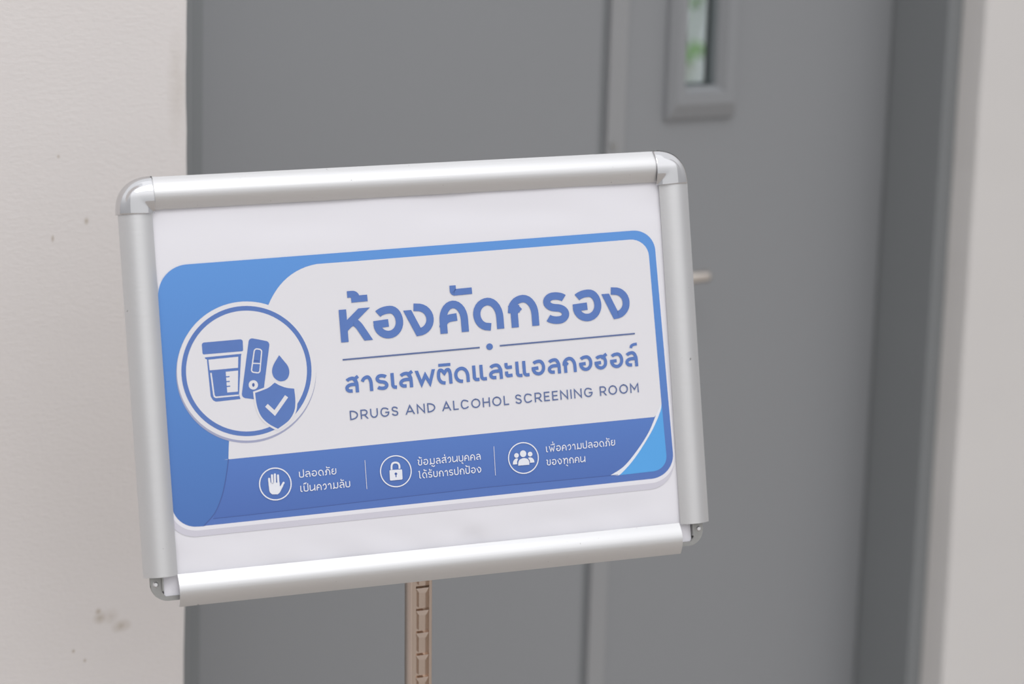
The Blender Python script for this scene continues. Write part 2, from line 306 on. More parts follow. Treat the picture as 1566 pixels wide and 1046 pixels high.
    'badge_disc': [(-86.78,7.38),(-87.15,3.88),(-87.74,0.41),(-88.57,-3.01),(-89.63,-6.37),(-90.9,-9.65),(-92.4,-12.84),(-94.1,-15.92),(-96.01,-18.88),(-98.11,-21.71),(-100.4,-24.39),(-102.86,-26.92),(-105.48,-29.28),(-108.25,-31.46),(-111.17,-33.45),(-114.21,-35.25),(-117.36,-36.85),(-120.62,-38.23),(-123.96,-39.4),(-127.37,-40.35),(-130.83,-41.08),(-134.34,-41.58),(-137.87,-41.85),(-141.41,-41.9),(-144.95,-41.71),(-148.46,-41.3),(-151.94,-40.66),(-155.37,-39.8),(-158.74,-38.72),(-162.03,-37.43),(-165.22,-35.93),(-168.31,-34.23),(-171.28,-32.33),(-174.12,-30.25),(-176.81,-28.0),(-179.36,-25.58),(-181.73,-23.0),(-183.94,-20.28),(-185.95,-17.43),(-187.78,-14.45),(-189.41,-11.37),(-190.83,-8.19),(-192.04,-4.93),(-193.04,-1.6),(-193.81,1.78),(-194.36,5.2),(-194.69,8.65),(-194.78,12.11),(-194.65,15.57),(-194.3,19.01),(-193.72,22.42),(-192.91,25.78),(-191.89,29.08),(-190.65,32.31),(-189.2,35.45),(-187.54,38.5),(-185.69,41.42),(-183.65,44.23),(-181.42,46.89),(-179.03,49.41),(-176.47,51.77),(-173.76,53.95),(-170.9,55.96),(-167.92,57.79),(-164.82,59.41),(-161.62,60.84),(-158.33,62.05),(-154.96,63.05),(-151.53,63.83),(-148.05,64.39),(-144.54,64.72),(-141.01,64.83),(-137.47,64.71),(-133.95,64.36),(-130.45,63.78),(-127.0,62.98),(-123.6,61.95),(-120.28,60.71),(-117.04,59.26),(-113.9,57.6),(-110.88,55.74),(-107.98,53.68),(-105.22,51.45),(-102.62,49.03),(-100.18,46.46),(-97.91,43.73),(-95.83,40.86),(-93.94,37.87),(-92.26,34.75),(-90.78,31.54),(-89.53,28.23),(-88.49,24.85),(-87.68,21.42),(-87.11,17.94),(-86.76,14.43),(-86.66,10.9)],
    'badge_rim': [(-86.84,5.86),(-87.2,2.34),(-87.8,-1.15),(-88.64,-4.59),(-89.7,-7.97),(-90.98,-11.26),(-92.49,-14.47),(-94.2,-17.57),(-96.12,-20.54),(-98.23,-23.39),(-100.53,-26.08),(-103.0,-28.62),(-105.64,-31.0),(-108.43,-33.19),(-111.36,-35.19),(-114.42,-37.0),(-117.59,-38.61),(-120.86,-40.0),(-124.22,-41.18),(-127.65,-42.13),(-131.13,-42.86),(-134.66,-43.36),(-138.21,-43.64),(-141.77,-43.68),(-145.33,-43.49),(-148.86,-43.07),(-152.36,-42.43),(-155.81,-41.57),(-159.2,-40.48),(-162.5,-39.18),(-165.71,-37.67),(-168.82,-35.96),(-171.81,-34.05),(-174.66,-31.96),(-177.37,-29.69),(-179.93,-27.26),(-182.32,-24.67),(-184.53,-21.93),(-186.56,-19.06),(-188.4,-16.07),(-190.03,-12.97),(-191.46,-9.77),(-192.68,-6.49),(-193.68,-3.14),(-194.46,0.26),(-195.01,3.7),(-195.34,7.17),(-195.44,10.65),(-195.31,14.12),(-194.95,17.58),(-194.36,21.01),(-193.55,24.39),(-192.52,27.71),(-191.28,30.96),(-189.82,34.12),(-188.16,37.18),(-186.29,40.12),(-184.24,42.94),(-182.0,45.62),(-179.59,48.15),(-177.02,50.52),(-174.29,52.72),(-171.43,54.74),(-168.43,56.57),(-165.31,58.2),(-162.09,59.64),(-158.78,60.86),(-155.4,61.86),(-151.94,62.65),(-148.45,63.21),(-144.91,63.54),(-141.36,63.65),(-137.81,63.52),(-134.27,63.17),(-130.75,62.59),(-127.28,61.78),(-123.86,60.75),(-120.52,59.5),(-117.26,58.04),(-114.11,56.37),(-111.07,54.5),(-108.15,52.43),(-105.38,50.18),(-102.76,47.76),(-100.31,45.17),(-98.03,42.42),(-95.93,39.54),(-94.04,36.52),(-92.34,33.39),(-90.86,30.16),(-89.6,26.83),(-88.55,23.44),(-87.74,19.98),(-87.16,16.48),(-86.82,12.95),(-86.71,9.4)],
    'badge_ring': [(-92.15,7.79),(-92.48,4.63),(-93.01,1.5),(-93.76,-1.58),(-94.71,-4.61),(-95.86,-7.57),(-97.21,-10.44),(-98.74,-13.22),(-100.46,-15.89),(-102.35,-18.44),(-104.41,-20.86),(-106.63,-23.14),(-108.99,-25.26),(-111.49,-27.23),(-114.12,-29.03),(-116.86,-30.66),(-119.71,-32.1),(-122.64,-33.35),(-125.65,-34.41),(-128.72,-35.27),(-131.85,-35.93),(-135.01,-36.38),(-138.2,-36.63),(-141.39,-36.67),(-144.58,-36.51),(-147.75,-36.14),(-150.89,-35.56),(-153.99,-34.79),(-157.03,-33.82),(-160.0,-32.66),(-162.88,-31.3),(-165.67,-29.77),(-168.35,-28.06),(-170.92,-26.19),(-173.35,-24.16),(-175.65,-21.97),(-177.79,-19.65),(-179.78,-17.19),(-181.61,-14.62),(-183.26,-11.93),(-184.73,-9.15),(-186.02,-6.28),(-187.11,-3.34),(-188.01,-0.33),(-188.71,2.72),(-189.21,5.81),(-189.5,8.93),(-189.59,12.05),(-189.47,15.18),(-189.15,18.28),(-188.63,21.36),(-187.9,24.4),(-186.97,27.38),(-185.85,30.29),(-184.54,33.13),(-183.05,35.88),(-181.37,38.52),(-179.53,41.05),(-177.52,43.46),(-175.35,45.73),(-173.04,47.85),(-170.59,49.83),(-168.02,51.64),(-165.32,53.28),(-162.53,54.75),(-159.63,56.03),(-156.66,57.13),(-153.62,58.03),(-150.52,58.73),(-147.38,59.23),(-144.21,59.53),(-141.03,59.62),(-137.84,59.51),(-134.66,59.19),(-131.51,58.67),(-128.39,57.94),(-125.33,57.01),(-122.33,55.89),(-119.41,54.58),(-116.58,53.08),(-113.85,51.4),(-111.24,49.54),(-108.76,47.52),(-106.41,45.35),(-104.21,43.02),(-102.17,40.56),(-100.29,37.98),(-98.59,35.27),(-97.08,32.46),(-95.75,29.56),(-94.62,26.58),(-93.68,23.54),(-92.96,20.44),(-92.44,17.3),(-92.13,14.14),(-92.03,10.96)],
    'lid': [(-174.26,33.66),(-174.23,34.04),(-174.13,34.42),(-173.95,34.78),(-173.69,35.11),(-173.37,35.37),(-173.01,35.57),(-172.63,35.68),(-172.26,35.72),(-144.48,36.13),(-144.1,36.1),(-143.72,36.0),(-143.35,35.82),(-143.03,35.56),(-142.78,35.24),(-142.6,34.88),(-142.5,34.5),(-142.47,34.13),(-142.63,28.01),(-142.65,27.8),(-142.72,27.59),(-142.83,27.38),(-142.99,27.2),(-143.17,27.05),(-143.38,26.94),(-143.6,26.88),(-143.81,26.86),(-172.98,26.59),(-173.19,26.61),(-173.4,26.67),(-173.61,26.77),(-173.79,26.91),(-173.94,27.09),(-174.05,27.29),(-174.12,27.5),(-174.14,27.71)],
    'cup': [(-172.54,23.88),(-172.55,23.97),(-172.54,24.06),(-172.51,24.15),(-172.47,24.22),(-172.4,24.29),(-172.32,24.33),(-172.24,24.36),(-172.15,24.37),(-144.61,25.01),(-144.52,25.0),(-144.43,24.98),(-144.36,24.94),(-144.29,24.88),(-144.25,24.81),(-144.23,24.72),(-144.23,24.64),(-144.25,24.55),(-144.57,23.41),(-144.59,23.35),(-144.61,23.27),(-144.63,23.19),(-144.64,23.1),(-144.66,23.01),(-144.68,22.92),(-144.69,22.84),(-144.7,22.78),(-144.88,21.16),(-148.22,-6.35),(-147.4,-8.91),(-147.37,-9.02),(-147.37,-9.14),(-147.4,-9.25),(-147.45,-9.36),(-147.53,-9.44),(-147.63,-9.5),(-147.74,-9.54),(-147.86,-9.55),(-165.49,-10.07),(-165.99,-10.05),(-166.54,-9.94),(-167.1,-9.73),(-167.65,-9.44),(-168.15,-9.07),(-168.58,-8.66),(-168.92,-8.22),(-169.16,-7.79),(-170.22,-5.42),(-171.12,22.7),(-172.09,23.08),(-172.14,23.11),(-172.2,23.15),(-172.27,23.2),(-172.32,23.26),(-172.37,23.33),(-172.41,23.39),(-172.44,23.46),(-172.46,23.52)],
    'cup_window': [(-169.91,22.37),(-146.82,22.93),(-147.58,14.5),(-169.58,14.21)],
    'ruler': [(-157.31,12.14),(-147.64,12.39),(-149.02,-3.67),(-157.2,-3.76)],
    'tick0': [(-157.67,8.26),(-154.62,8.27)],
    'tick1': [(-157.6,4.58),(-154.71,4.61)],
    'tick2': [(-157.45,0.9),(-154.64,0.93)],
    'inner_line': [(-168.74,12.2),(-168.26,5.0),(-167.64,-4.81),(-167.23,-6.07),(-166.21,-6.72),(-148.47,-6.49)],
    'strip': [(-137.99,33.99),(-137.83,34.51),(-137.57,35.0),(-137.2,35.45),(-136.74,35.81),(-136.2,36.06),(-135.63,36.19),(-135.06,36.2),(-134.52,36.11),(-124.39,33.45),(-123.86,33.26),(-123.35,32.97),(-122.89,32.57),(-122.5,32.07),(-122.22,31.52),(-122.06,30.93),(-122.01,30.35),(-122.07,29.81),(-129.8,-8.65),(-129.97,-9.23),(-130.27,-9.79),(-130.68,-10.3),(-131.2,-10.72),(-131.8,-11.03),(-132.44,-11.2),(-133.09,-11.25),(-133.7,-11.18),(-143.4,-9.18),(-143.98,-9.0),(-144.55,-8.71),(-145.07,-8.3),(-145.5,-7.78),(-145.82,-7.19),(-146.0,-6.56),(-146.05,-5.92),(-145.98,-5.33)],
    'strip_window': [(-134.19,26.27),(-134.09,26.62),(-133.91,26.95),(-133.65,27.26),(-133.33,27.52),(-132.97,27.71),(-132.58,27.82),(-132.2,27.85),(-131.83,27.81),(-130.08,27.48),(-129.73,27.38),(-129.38,27.21),(-129.06,26.97),(-128.79,26.66),(-128.58,26.31),(-128.46,25.93),(-128.42,25.54),(-128.44,25.18),(-130.73,11.1),(-130.82,10.75),(-130.99,10.4),(-131.22,10.1),(-131.52,9.84),(-131.87,9.65),(-132.25,9.54),(-132.63,9.51),(-133.0,9.56),(-135.65,10.09),(-136.0,10.19),(-136.34,10.37),(-136.65,10.61),(-136.91,10.92),(-137.1,11.28),(-137.2,11.65),(-137.23,12.03),(-137.18,12.39)],
    'strip_line': [(-136.06,17.07),(-130.04,16.37)],
    'strip_mark': [(-134.68,18.93),(-130.98,18.41)],
    'strip_hole': [(-133.0,0.23),(-133.12,-0.47),(-133.38,-1.12),(-133.76,-1.71),(-134.25,-2.22),(-134.83,-2.62),(-135.48,-2.91),(-136.18,-3.06),(-136.89,-3.07),(-137.59,-2.95),(-138.26,-2.69),(-138.86,-2.31),(-139.38,-1.82),(-139.79,-1.24),(-140.09,-0.6),(-140.25,0.09),(-140.27,0.79),(-140.15,1.48),(-139.89,2.14),(-139.52,2.73),(-139.03,3.24),(-138.45,3.64),(-137.79,3.92),(-137.1,4.08),(-136.39,4.09),(-135.68,3.97),(-135.02,3.71),(-134.41,3.33),(-133.89,2.84),(-133.48,2.27),(-133.19,1.62),(-133.03,0.93)],
    'strip_dot': [(-135.65,0.43),(-135.71,0.06),(-135.83,-0.29),(-136.01,-0.58),(-136.23,-0.8),(-136.48,-0.92),(-136.74,-0.95),(-136.99,-0.88),(-137.22,-0.72),(-137.41,-0.47),(-137.55,-0.16),(-137.62,0.21),(-137.63,0.59),(-137.57,0.96),(-137.44,1.31),(-137.27,1.6),(-137.04,1.82),(-136.79,1.94),(-136.54,1.97),(-136.28,1.9),(-136.05,1.74),(-135.86,1.49),(-135.73,1.18),(-135.65,0.81)],
    'drop': [(-114.92,21.8),(-115.62,20.83),(-116.43,19.72),(-117.3,18.54),(-118.15,17.35),(-118.93,16.2),(-119.55,15.18),(-120.04,14.27),(-120.44,13.44),(-120.76,12.65),(-121.01,11.9),(-121.19,11.15),(-121.31,10.39),(-121.36,9.6),(-121.34,8.8),(-121.25,8.0),(-121.09,7.23),(-120.89,6.5),(-120.63,5.83),(-120.3,5.21),(-119.89,4.62),(-119.42,4.07),(-118.92,3.58),(-118.41,3.13),(-117.92,2.75),(-117.45,2.43),(-116.96,2.16),(-116.47,1.95),(-115.97,1.79),(-115.45,1.68),(-114.91,1.61),(-114.33,1.59),(-113.7,1.61),(-113.06,1.69),(-112.43,1.81),(-111.82,1.99),(-111.27,2.24),(-110.77,2.55),(-110.28,2.93),(-109.83,3.36),(-109.42,3.85),(-109.05,4.37),(-108.74,4.92),(-108.48,5.51),(-108.26,6.16),(-108.09,6.84),(-107.96,7.55),(-107.89,8.26),(-107.87,8.96),(-107.91,9.65),(-107.99,10.35),(-108.13,11.06),(-108.32,11.76),(-108.55,12.46),(-108.83,13.14),(-109.17,13.79),(-109.57,14.43),(-110.01,15.05),(-110.48,15.68),(-110.98,16.34),(-111.49,17.03),(-112.03,17.8),(-112.63,18.63),(-113.24,19.48),(-113.85,20.32),(-114.42,21.11)],
    'shield': [(-119.88,1.01),(-119.36,0.65),(-118.8,0.24),(-118.2,-0.2),(-117.55,-0.64),(-116.86,-1.08),(-116.13,-1.49),(-115.35,-1.89),(-114.51,-2.29),(-113.62,-2.69),(-112.71,-3.06),(-111.78,-3.41),(-110.85,-3.71),(-109.88,-3.97),(-108.85,-4.18),(-107.81,-4.37),(-106.79,-4.53),(-105.83,-4.68),(-104.98,-4.83),(-104.92,-6.14),(-104.83,-7.62),(-104.74,-9.2),(-104.67,-10.81),(-104.65,-12.4),(-104.69,-13.9),(-104.79,-15.32),(-104.91,-16.72),(-105.08,-18.08),(-105.31,-19.43),(-105.65,-20.74),(-106.1,-22.01),(-106.66,-23.26),(-107.31,-24.48),(-108.06,-25.67),(-108.9,-26.82),(-109.87,-27.94),(-110.95,-29.02),(-112.24,-30.07),(-113.76,-31.09),(-115.39,-32.08),(-117.02,-33.02),(-118.55,-33.89),(-119.88,-34.69),(-120.91,-34.06),(-122.07,-33.38),(-123.32,-32.64),(-124.58,-31.86),(-125.79,-31.04),(-126.9,-30.17),(-127.93,-29.26),(-128.92,-28.31),(-129.87,-27.32),(-130.75,-26.27),(-131.57,-25.16),(-132.29,-23.99),(-132.93,-22.73),(-133.48,-21.4),(-133.95,-20.01),(-134.36,-18.57),(-134.72,-17.09),(-135.03,-15.57),(-135.27,-13.97),(-135.43,-12.24),(-135.53,-10.48),(-135.6,-8.75),(-135.67,-7.13),(-135.75,-5.7),(-135.07,-5.52),(-134.32,-5.34),(-133.53,-5.14),(-132.69,-4.93),(-131.81,-4.7),(-130.92,-4.44),(-129.98,-4.17),(-128.99,-3.88),(-127.96,-3.58),(-126.92,-3.25),(-125.91,-2.87),(-124.96,-2.45),(-124.04,-1.94),(-123.12,-1.35),(-122.24,-0.72),(-121.39,-0.09),(-120.6,0.5)],
    'shield_rim': [(-119.82,2.75),(-119.24,2.35),(-118.63,1.9),(-117.96,1.42),(-117.25,0.93),(-116.5,0.44),(-115.69,-0.01),(-114.83,-0.45),(-113.91,-0.89),(-112.93,-1.32),(-111.93,-1.74),(-110.91,-2.11),(-109.88,-2.45),(-108.82,-2.73),(-107.68,-2.96),(-106.53,-3.17),(-105.41,-3.35),(-104.36,-3.51),(-103.43,-3.67),(-103.36,-5.12),(-103.26,-6.74),(-103.16,-8.48),(-103.08,-10.26),(-103.05,-12.01),(-103.11,-13.65),(-103.21,-15.22),(-103.35,-16.75),(-103.53,-18.26),(-103.79,-19.74),(-104.16,-21.18),(-104.66,-22.58),(-105.28,-23.95),(-105.99,-25.3),(-106.81,-26.6),(-107.74,-27.88),(-108.8,-29.11),(-109.99,-30.29),(-111.42,-31.44),(-113.08,-32.57),(-114.87,-33.66),(-116.67,-34.69),(-118.36,-35.65),(-119.82,-36.53),(-120.95,-35.83),(-122.23,-35.08),(-123.6,-34.28),(-124.98,-33.42),(-126.32,-32.51),(-127.54,-31.55),(-128.67,-30.55),(-129.76,-29.51),(-130.8,-28.42),(-131.78,-27.27),(-132.67,-26.05),(-133.47,-24.75),(-134.17,-23.37),(-134.77,-21.91),(-135.29,-20.38),(-135.75,-18.79),(-136.14,-17.16),(-136.48,-15.5),(-136.74,-13.73),(-136.91,-11.84),(-137.03,-9.9),(-137.11,-7.99),(-137.18,-6.21),(-137.26,-4.64),(-136.52,-4.45),(-135.7,-4.24),(-134.82,-4.03),(-133.9,-3.79),(-132.94,-3.53),(-131.96,-3.25),(-130.93,-2.95),(-129.83,-2.64),(-128.7,-2.31),(-127.56,-1.94),(-126.45,-1.53),(-125.4,-1.06),(-124.39,-0.5),(-123.38,0.15),(-122.41,0.84),(-121.48,1.53),(-120.61,2.18)],
    'check': [(-127.18,-16.37),(-121.52,-22.4),(-111.76,-10.71)],
    'hand_circle': [(-112.56,-78.01),(-112.78,-79.6),(-113.2,-81.14),(-113.83,-82.61),(-114.64,-83.98),(-115.63,-85.23),(-116.78,-86.34),(-118.07,-87.28),(-119.47,-88.04),(-120.97,-88.62),(-122.53,-88.99),(-124.13,-89.16),(-125.74,-89.11),(-127.34,-88.86),(-128.89,-88.4),(-130.38,-87.75),(-131.77,-86.91),(-133.04,-85.9),(-134.18,-84.74),(-135.15,-83.44),(-135.95,-82.03),(-136.56,-80.54),(-136.96,-78.98),(-137.17,-77.39),(-137.16,-75.78),(-136.94,-74.2),(-136.52,-72.67),(-135.9,-71.2),(-135.09,-69.84),(-134.11,-68.59),(-132.97,-67.48),(-131.69,-66.54),(-130.29,-65.77),(-128.8,-65.19),(-127.24,-64.81),(-125.64,-64.64),(-124.03,-64.68),(-122.43,-64.93),(-120.87,-65.38),(-119.38,-66.03),(-117.99,-66.86),(-116.71,-67.87),(-115.57,-69.03),(-114.59,-70.33),(-113.79,-71.74),(-113.17,-73.24),(-112.76,-74.8),(-112.55,-76.4)],
    'palm': [(-130.02,-75.39),(-129.45,-75.46),(-128.83,-75.54),(-128.17,-75.62),(-127.47,-75.71),(-126.76,-75.79),(-126.04,-75.86),(-125.29,-75.92),(-124.48,-75.98),(-123.66,-76.03),(-122.85,-76.08),(-122.1,-76.12),(-121.43,-76.16),(-121.44,-76.6),(-121.47,-77.12),(-121.49,-77.67),(-121.5,-78.19),(-121.45,-78.63),(-121.35,-78.92),(-121.15,-79.03),(-120.87,-79.01),(-120.55,-78.91),(-120.22,-78.76),(-119.91,-78.62),(-119.64,-78.52),(-119.52,-78.62),(-119.39,-78.72),(-119.25,-78.83),(-119.1,-78.95),(-118.97,-79.05),(-118.85,-79.15),(-119.05,-79.44),(-119.27,-79.75),(-119.51,-80.09),(-119.76,-80.45),(-120.02,-80.83),(-120.28,-81.21),(-120.54,-81.63),(-120.82,-82.09),(-121.1,-82.56),(-121.39,-83.02),(-121.68,-83.45),(-121.97,-83.8),(-122.26,-84.09),(-122.57,-84.33),(-122.89,-84.53),(-123.19,-84.7),(-123.47,-84.86),(-123.73,-85.02),(-124.34,-84.96),(-125.05,-84.89),(-125.8,-84.83),(-126.56,-84.76),(-127.27,-84.69),(-127.88,-84.64),(-128.16,-84.36),(-128.48,-84.09),(-128.82,-83.79),(-129.16,-83.45),(-129.46,-83.04),(-129.68,-82.55),(-129.84,-81.93),(-129.94,-81.19),(-130.01,-80.38),(-130.05,-79.56),(-130.07,-78.79),(-130.1,-78.12),(-130.11,-77.56),(-130.11,-77.05),(-130.09,-76.58),(-130.06,-76.16),(-130.03,-75.76)],
    'finger0': [(-129.48,-72.48),(-129.32,-78.19)],
    'finger1': [(-127.07,-69.95),(-127.14,-77.29)],
    'finger2': [(-124.76,-69.5),(-125.15,-77.48)],
    'finger3': [(-122.37,-70.48),(-122.49,-77.72)],
    'finger4': [(-118.39,-76.55),(-121.5,-81.1)],
    'lock_circle': [(-16.28,-76.7),(-16.49,-78.28),(-16.92,-79.8),(-17.54,-81.25),(-18.36,-82.61),(-19.35,-83.84),(-20.5,-84.94),(-21.79,-85.87),(-23.2,-86.63),(-24.7,-87.19),(-26.27,-87.56),(-27.88,-87.73),(-29.5,-87.68),(-31.1,-87.44),(-32.66,-86.98),(-34.16,-86.34),(-35.55,-85.51),(-36.83,-84.51),(-37.97,-83.36),(-38.95,-82.08),(-39.76,-80.69),(-40.37,-79.21),(-40.78,-77.67),(-40.99,-76.09),(-40.98,-74.51),(-40.77,-72.95),(-40.35,-71.43),(-39.73,-69.98),(-38.92,-68.63),(-37.93,-67.39),(-36.78,-66.3),(-35.5,-65.37),(-34.1,-64.61),(-32.6,-64.03),(-31.04,-63.66),(-29.43,-63.49),(-27.81,-63.53),(-26.21,-63.77),(-24.64,-64.22),(-23.15,-64.86),(-21.74,-65.68),(-20.46,-66.68),(-19.31,-67.83),(-18.33,-69.11),(-17.52,-70.51),(-16.9,-71.99),(-16.48,-73.53),(-16.27,-75.12)],
    'lock_body': [(-33.75,-75.1),(-33.74,-74.95),(-33.69,-74.81),(-33.62,-74.67),(-33.51,-74.55),(-33.38,-74.45),(-33.24,-74.38),(-33.09,-74.34),(-32.94,-74.33),(-24.31,-74.49),(-24.17,-74.5),(-24.02,-74.55),(-23.87,-74.62),(-23.75,-74.72),(-23.65,-74.85),(-23.58,-74.99),(-23.54,-75.13),(-23.52,-75.28),(-23.65,-81.69),(-23.66,-81.83),(-23.71,-81.98),(-23.78,-82.12),(-23.89,-82.24),(-24.02,-82.34),(-24.16,-82.42),(-24.32,-82.46),(-24.46,-82.47),(-33.05,-82.55),(-33.2,-82.53),(-33.35,-82.49),(-33.49,-82.42),(-33.62,-82.32),(-33.72,-82.2),(-33.79,-82.06),(-33.83,-81.92),(-33.84,-81.77)],
    'shackle': [(-32.01,-74.19),(-31.99,-73.74),(-31.97,-73.22),(-31.96,-72.67),(-31.93,-72.12),(-31.88,-71.6),(-31.8,-71.15),(-31.69,-70.75),(-31.57,-70.39),(-31.43,-70.06),(-31.25,-69.76),(-31.05,-69.5),(-30.8,-69.28),(-30.5,-69.1),(-30.15,-68.96),(-29.76,-68.85),(-29.36,-68.78),(-28.96,-68.75),(-28.58,-68.75),(-28.21,-68.8),(-27.82,-68.88),(-27.43,-69.01),(-27.07,-69.16),(-26.73,-69.34),(-26.45,-69.55),(-26.22,-69.8),(-26.02,-70.07),(-25.86,-70.38),(-25.73,-70.71),(-25.62,-71.06),(-25.54,-71.42),(-25.5,-71.81),(-25.49,-72.24),(-25.51,-72.69),(-25.55,-73.14),(-25.58,-73.56),(-25.6,-73.92)],
    'keyhole': [(-27.65,-77.7),(-27.73,-78.02),(-27.9,-78.3),(-28.16,-78.51),(-28.47,-78.64),(-28.81,-78.66),(-29.14,-78.58),(-29.44,-78.4),(-29.66,-78.15),(-29.79,-77.84),(-29.82,-77.51),(-29.75,-77.19),(-29.57,-76.91),(-29.32,-76.7),(-29.0,-76.57),(-28.66,-76.55),(-28.33,-76.63),(-28.04,-76.81),(-27.81,-77.06),(-27.68,-77.37)],
    'keyslot': [(-28.7,-77.83),(-28.8,-80.22)],
    'people_circle': [(89.04,-75.46),(88.82,-77.04),(88.4,-78.58),(87.77,-80.05),(86.95,-81.41),(85.95,-82.66),(84.8,-83.77),(83.5,-84.71),(82.09,-85.47),(80.58,-86.05),(79.01,-86.42),(77.39,-86.59),(75.76,-86.55),(74.15,-86.3),(72.58,-85.85),(71.08,-85.2),(69.68,-84.37),(68.39,-83.37),(67.25,-82.21),(66.26,-80.92),(65.46,-79.52),(64.84,-78.03),(64.43,-76.48),(64.22,-74.89),(64.22,-73.3),(64.44,-71.72),(64.86,-70.19),(65.48,-68.73),(66.3,-67.37),(67.29,-66.12),(68.44,-65.02),(69.73,-64.08),(71.13,-63.31),(72.64,-62.73),(74.21,-62.35),(75.82,-62.17),(77.45,-62.21),(79.06,-62.45),(80.63,-62.89),(82.13,-63.54),(83.54,-64.37),(84.83,-65.37),(85.99,-66.52),(86.98,-67.81),(87.79,-69.22),(88.41,-70.71),(88.83,-72.27),(89.04,-73.86)],
    'head0': [(79.22,-71.18),(79.08,-71.87),(78.78,-72.5),(78.32,-73.02),(77.74,-73.4),(77.09,-73.61),(76.4,-73.64),(75.73,-73.49),(75.11,-73.17),(74.6,-72.69),(74.22,-72.1),(74.0,-71.43),(73.96,-70.73),(74.1,-70.04),(74.4,-69.42),(74.86,-68.9),(75.43,-68.52),(76.09,-68.3),(76.77,-68.27),(77.45,-68.42),(78.07,-68.74),(78.58,-69.22),(78.96,-69.81),(79.18,-70.48)],
    'head1': [(72.92,-72.02),(72.79,-72.6),(72.48,-73.11),(72.02,-73.49),(71.46,-73.72),(70.85,-73.76),(70.26,-73.61),(69.74,-73.29),(69.34,-72.83),(69.1,-72.28),(69.05,-71.68),(69.18,-71.1),(69.49,-70.59),(69.95,-70.21),(70.51,-69.98),(71.12,-69.94),(71.71,-70.09),(72.23,-70.4),(72.63,-70.86),(72.87,-71.42)],
    'head2': [(84.35,-71.93),(84.21,-72.51),(83.9,-73.02),(83.44,-73.4),(82.88,-73.63),(82.27,-73.67),(81.67,-73.52),(81.15,-73.21),(80.75,-72.75),(80.51,-72.19),(80.46,-71.59),(80.59,-71.01),(80.9,-70.5),(81.36,-70.11),(81.93,-69.89),(82.53,-69.85),(83.13,-69.99),(83.65,-70.31),(84.05,-70.77),(84.29,-71.33)],
    'body0': [(71.86,-80.08),(71.88,-79.76),(71.89,-79.4),(71.9,-79.01),(71.93,-78.61),(71.98,-78.21),(72.08,-77.82),(72.21,-77.43),(72.35,-77.02),(72.53,-76.61),(72.75,-76.21),(73.02,-75.85),(73.37,-75.54),(73.82,-75.26),(74.36,-75.01),(74.96,-74.79),(75.58,-74.61),(76.2,-74.5),(76.79,-74.45),(77.37,-74.49),(77.97,-74.61),(78.56,-74.78),(79.13,-75.0),(79.64,-75.25),(80.06,-75.52),(80.39,-75.82),(80.65,-76.16),(80.86,-76.54),(81.01,-76.93),(81.13,-77.33),(81.23,-77.73),(81.29,-78.12),(81.29,-78.55),(81.26,-78.97),(81.21,-79.39),(81.16,-79.77),(81.13,-80.12),(79.76,-80.12),(78.18,-80.11),(76.49,-80.1),(74.81,-80.1),(73.23,-80.09)],
    'body1': [(67.49,-78.8),(67.51,-78.52),(67.53,-78.2),(67.56,-77.85),(67.59,-77.51),(67.65,-77.16),(67.75,-76.84),(67.88,-76.54),(68.04,-76.23),(68.22,-75.93),(68.43,-75.64),(68.64,-75.38),(68.87,-75.14),(69.11,-74.93),(69.38,-74.73),(69.65,-74.55),(69.94,-74.4),(70.23,-74.28),(70.51,-74.21),(70.79,-74.19),(71.09,-74.23),(71.38,-74.3),(71.67,-74.39),(71.94,-74.47),(72.18,-74.53),(72.02,-74.87),(71.83,-75.24),(71.63,-75.65),(71.43,-76.06),(71.26,-76.46),(71.14,-76.84),(71.08,-77.21),(71.06,-77.57),(71.07,-77.93),(71.09,-78.27),(71.12,-78.59),(71.13,-78.88),(70.59,-78.87),(69.97,-78.85),(69.31,-78.84),(68.65,-78.83),(68.02,-78.81)],
    'body2': [(80.37,-74.65),(80.62,-74.59),(80.9,-74.5),(81.2,-74.41),(81.51,-74.34),(81.83,-74.3),(82.16,-74.32),(82.51,-74.4),(82.89,-74.51),(83.27,-74.67),(83.65,-74.85),(84.0,-75.06),(84.31,-75.29),(84.57,-75.56),(84.8,-75.87),(85.0,-76.22),(85.18,-76.56),(85.33,-76.89),(85.44,-77.19),(85.51,-77.46),(85.53,-77.71),(85.52,-77.95),(85.5,-78.18),(85.48,-78.39),(85.47,-78.58),(84.93,-78.6),(84.32,-78.63),(83.66,-78.66),(83.01,-78.69),(82.39,-78.72),(81.86,-78.74),(81.85,-78.43),(81.85,-78.07),(81.85,-77.69),(81.83,-77.3),(81.79,-76.92),(81.69,-76.56),(81.53,-76.22),(81.32,-75.88),(81.07,-75.54),(80.81,-75.22),(80.57,-74.92)],
    'divider0': [(-52.91,-64.81),(-52.86,-87.43)],
    'divider1': [(52.69,-63.01),(52.45,-86.14)],
    'rule0': [(-65.2,14.5),(46.43,15.93)],
    'rule1': [(63.17,16.12),(177.79,17.64)],
    'rule_dot': [(57.33,15.82),(57.19,15.15),(56.88,14.55),(56.41,14.05),(55.82,13.68),(55.15,13.47),(54.44,13.43),(53.75,13.57),(53.12,13.88),(52.59,14.33),(52.19,14.89),(51.97,15.53),(51.92,16.21),(52.06,16.87),(52.37,17.47),(52.84,17.98),(53.43,18.35),(54.1,18.56),(54.8,18.59),(55.5,18.46),(56.13,18.15),(56.66,17.7),(57.05,17.13),(57.28,16.49)],
}
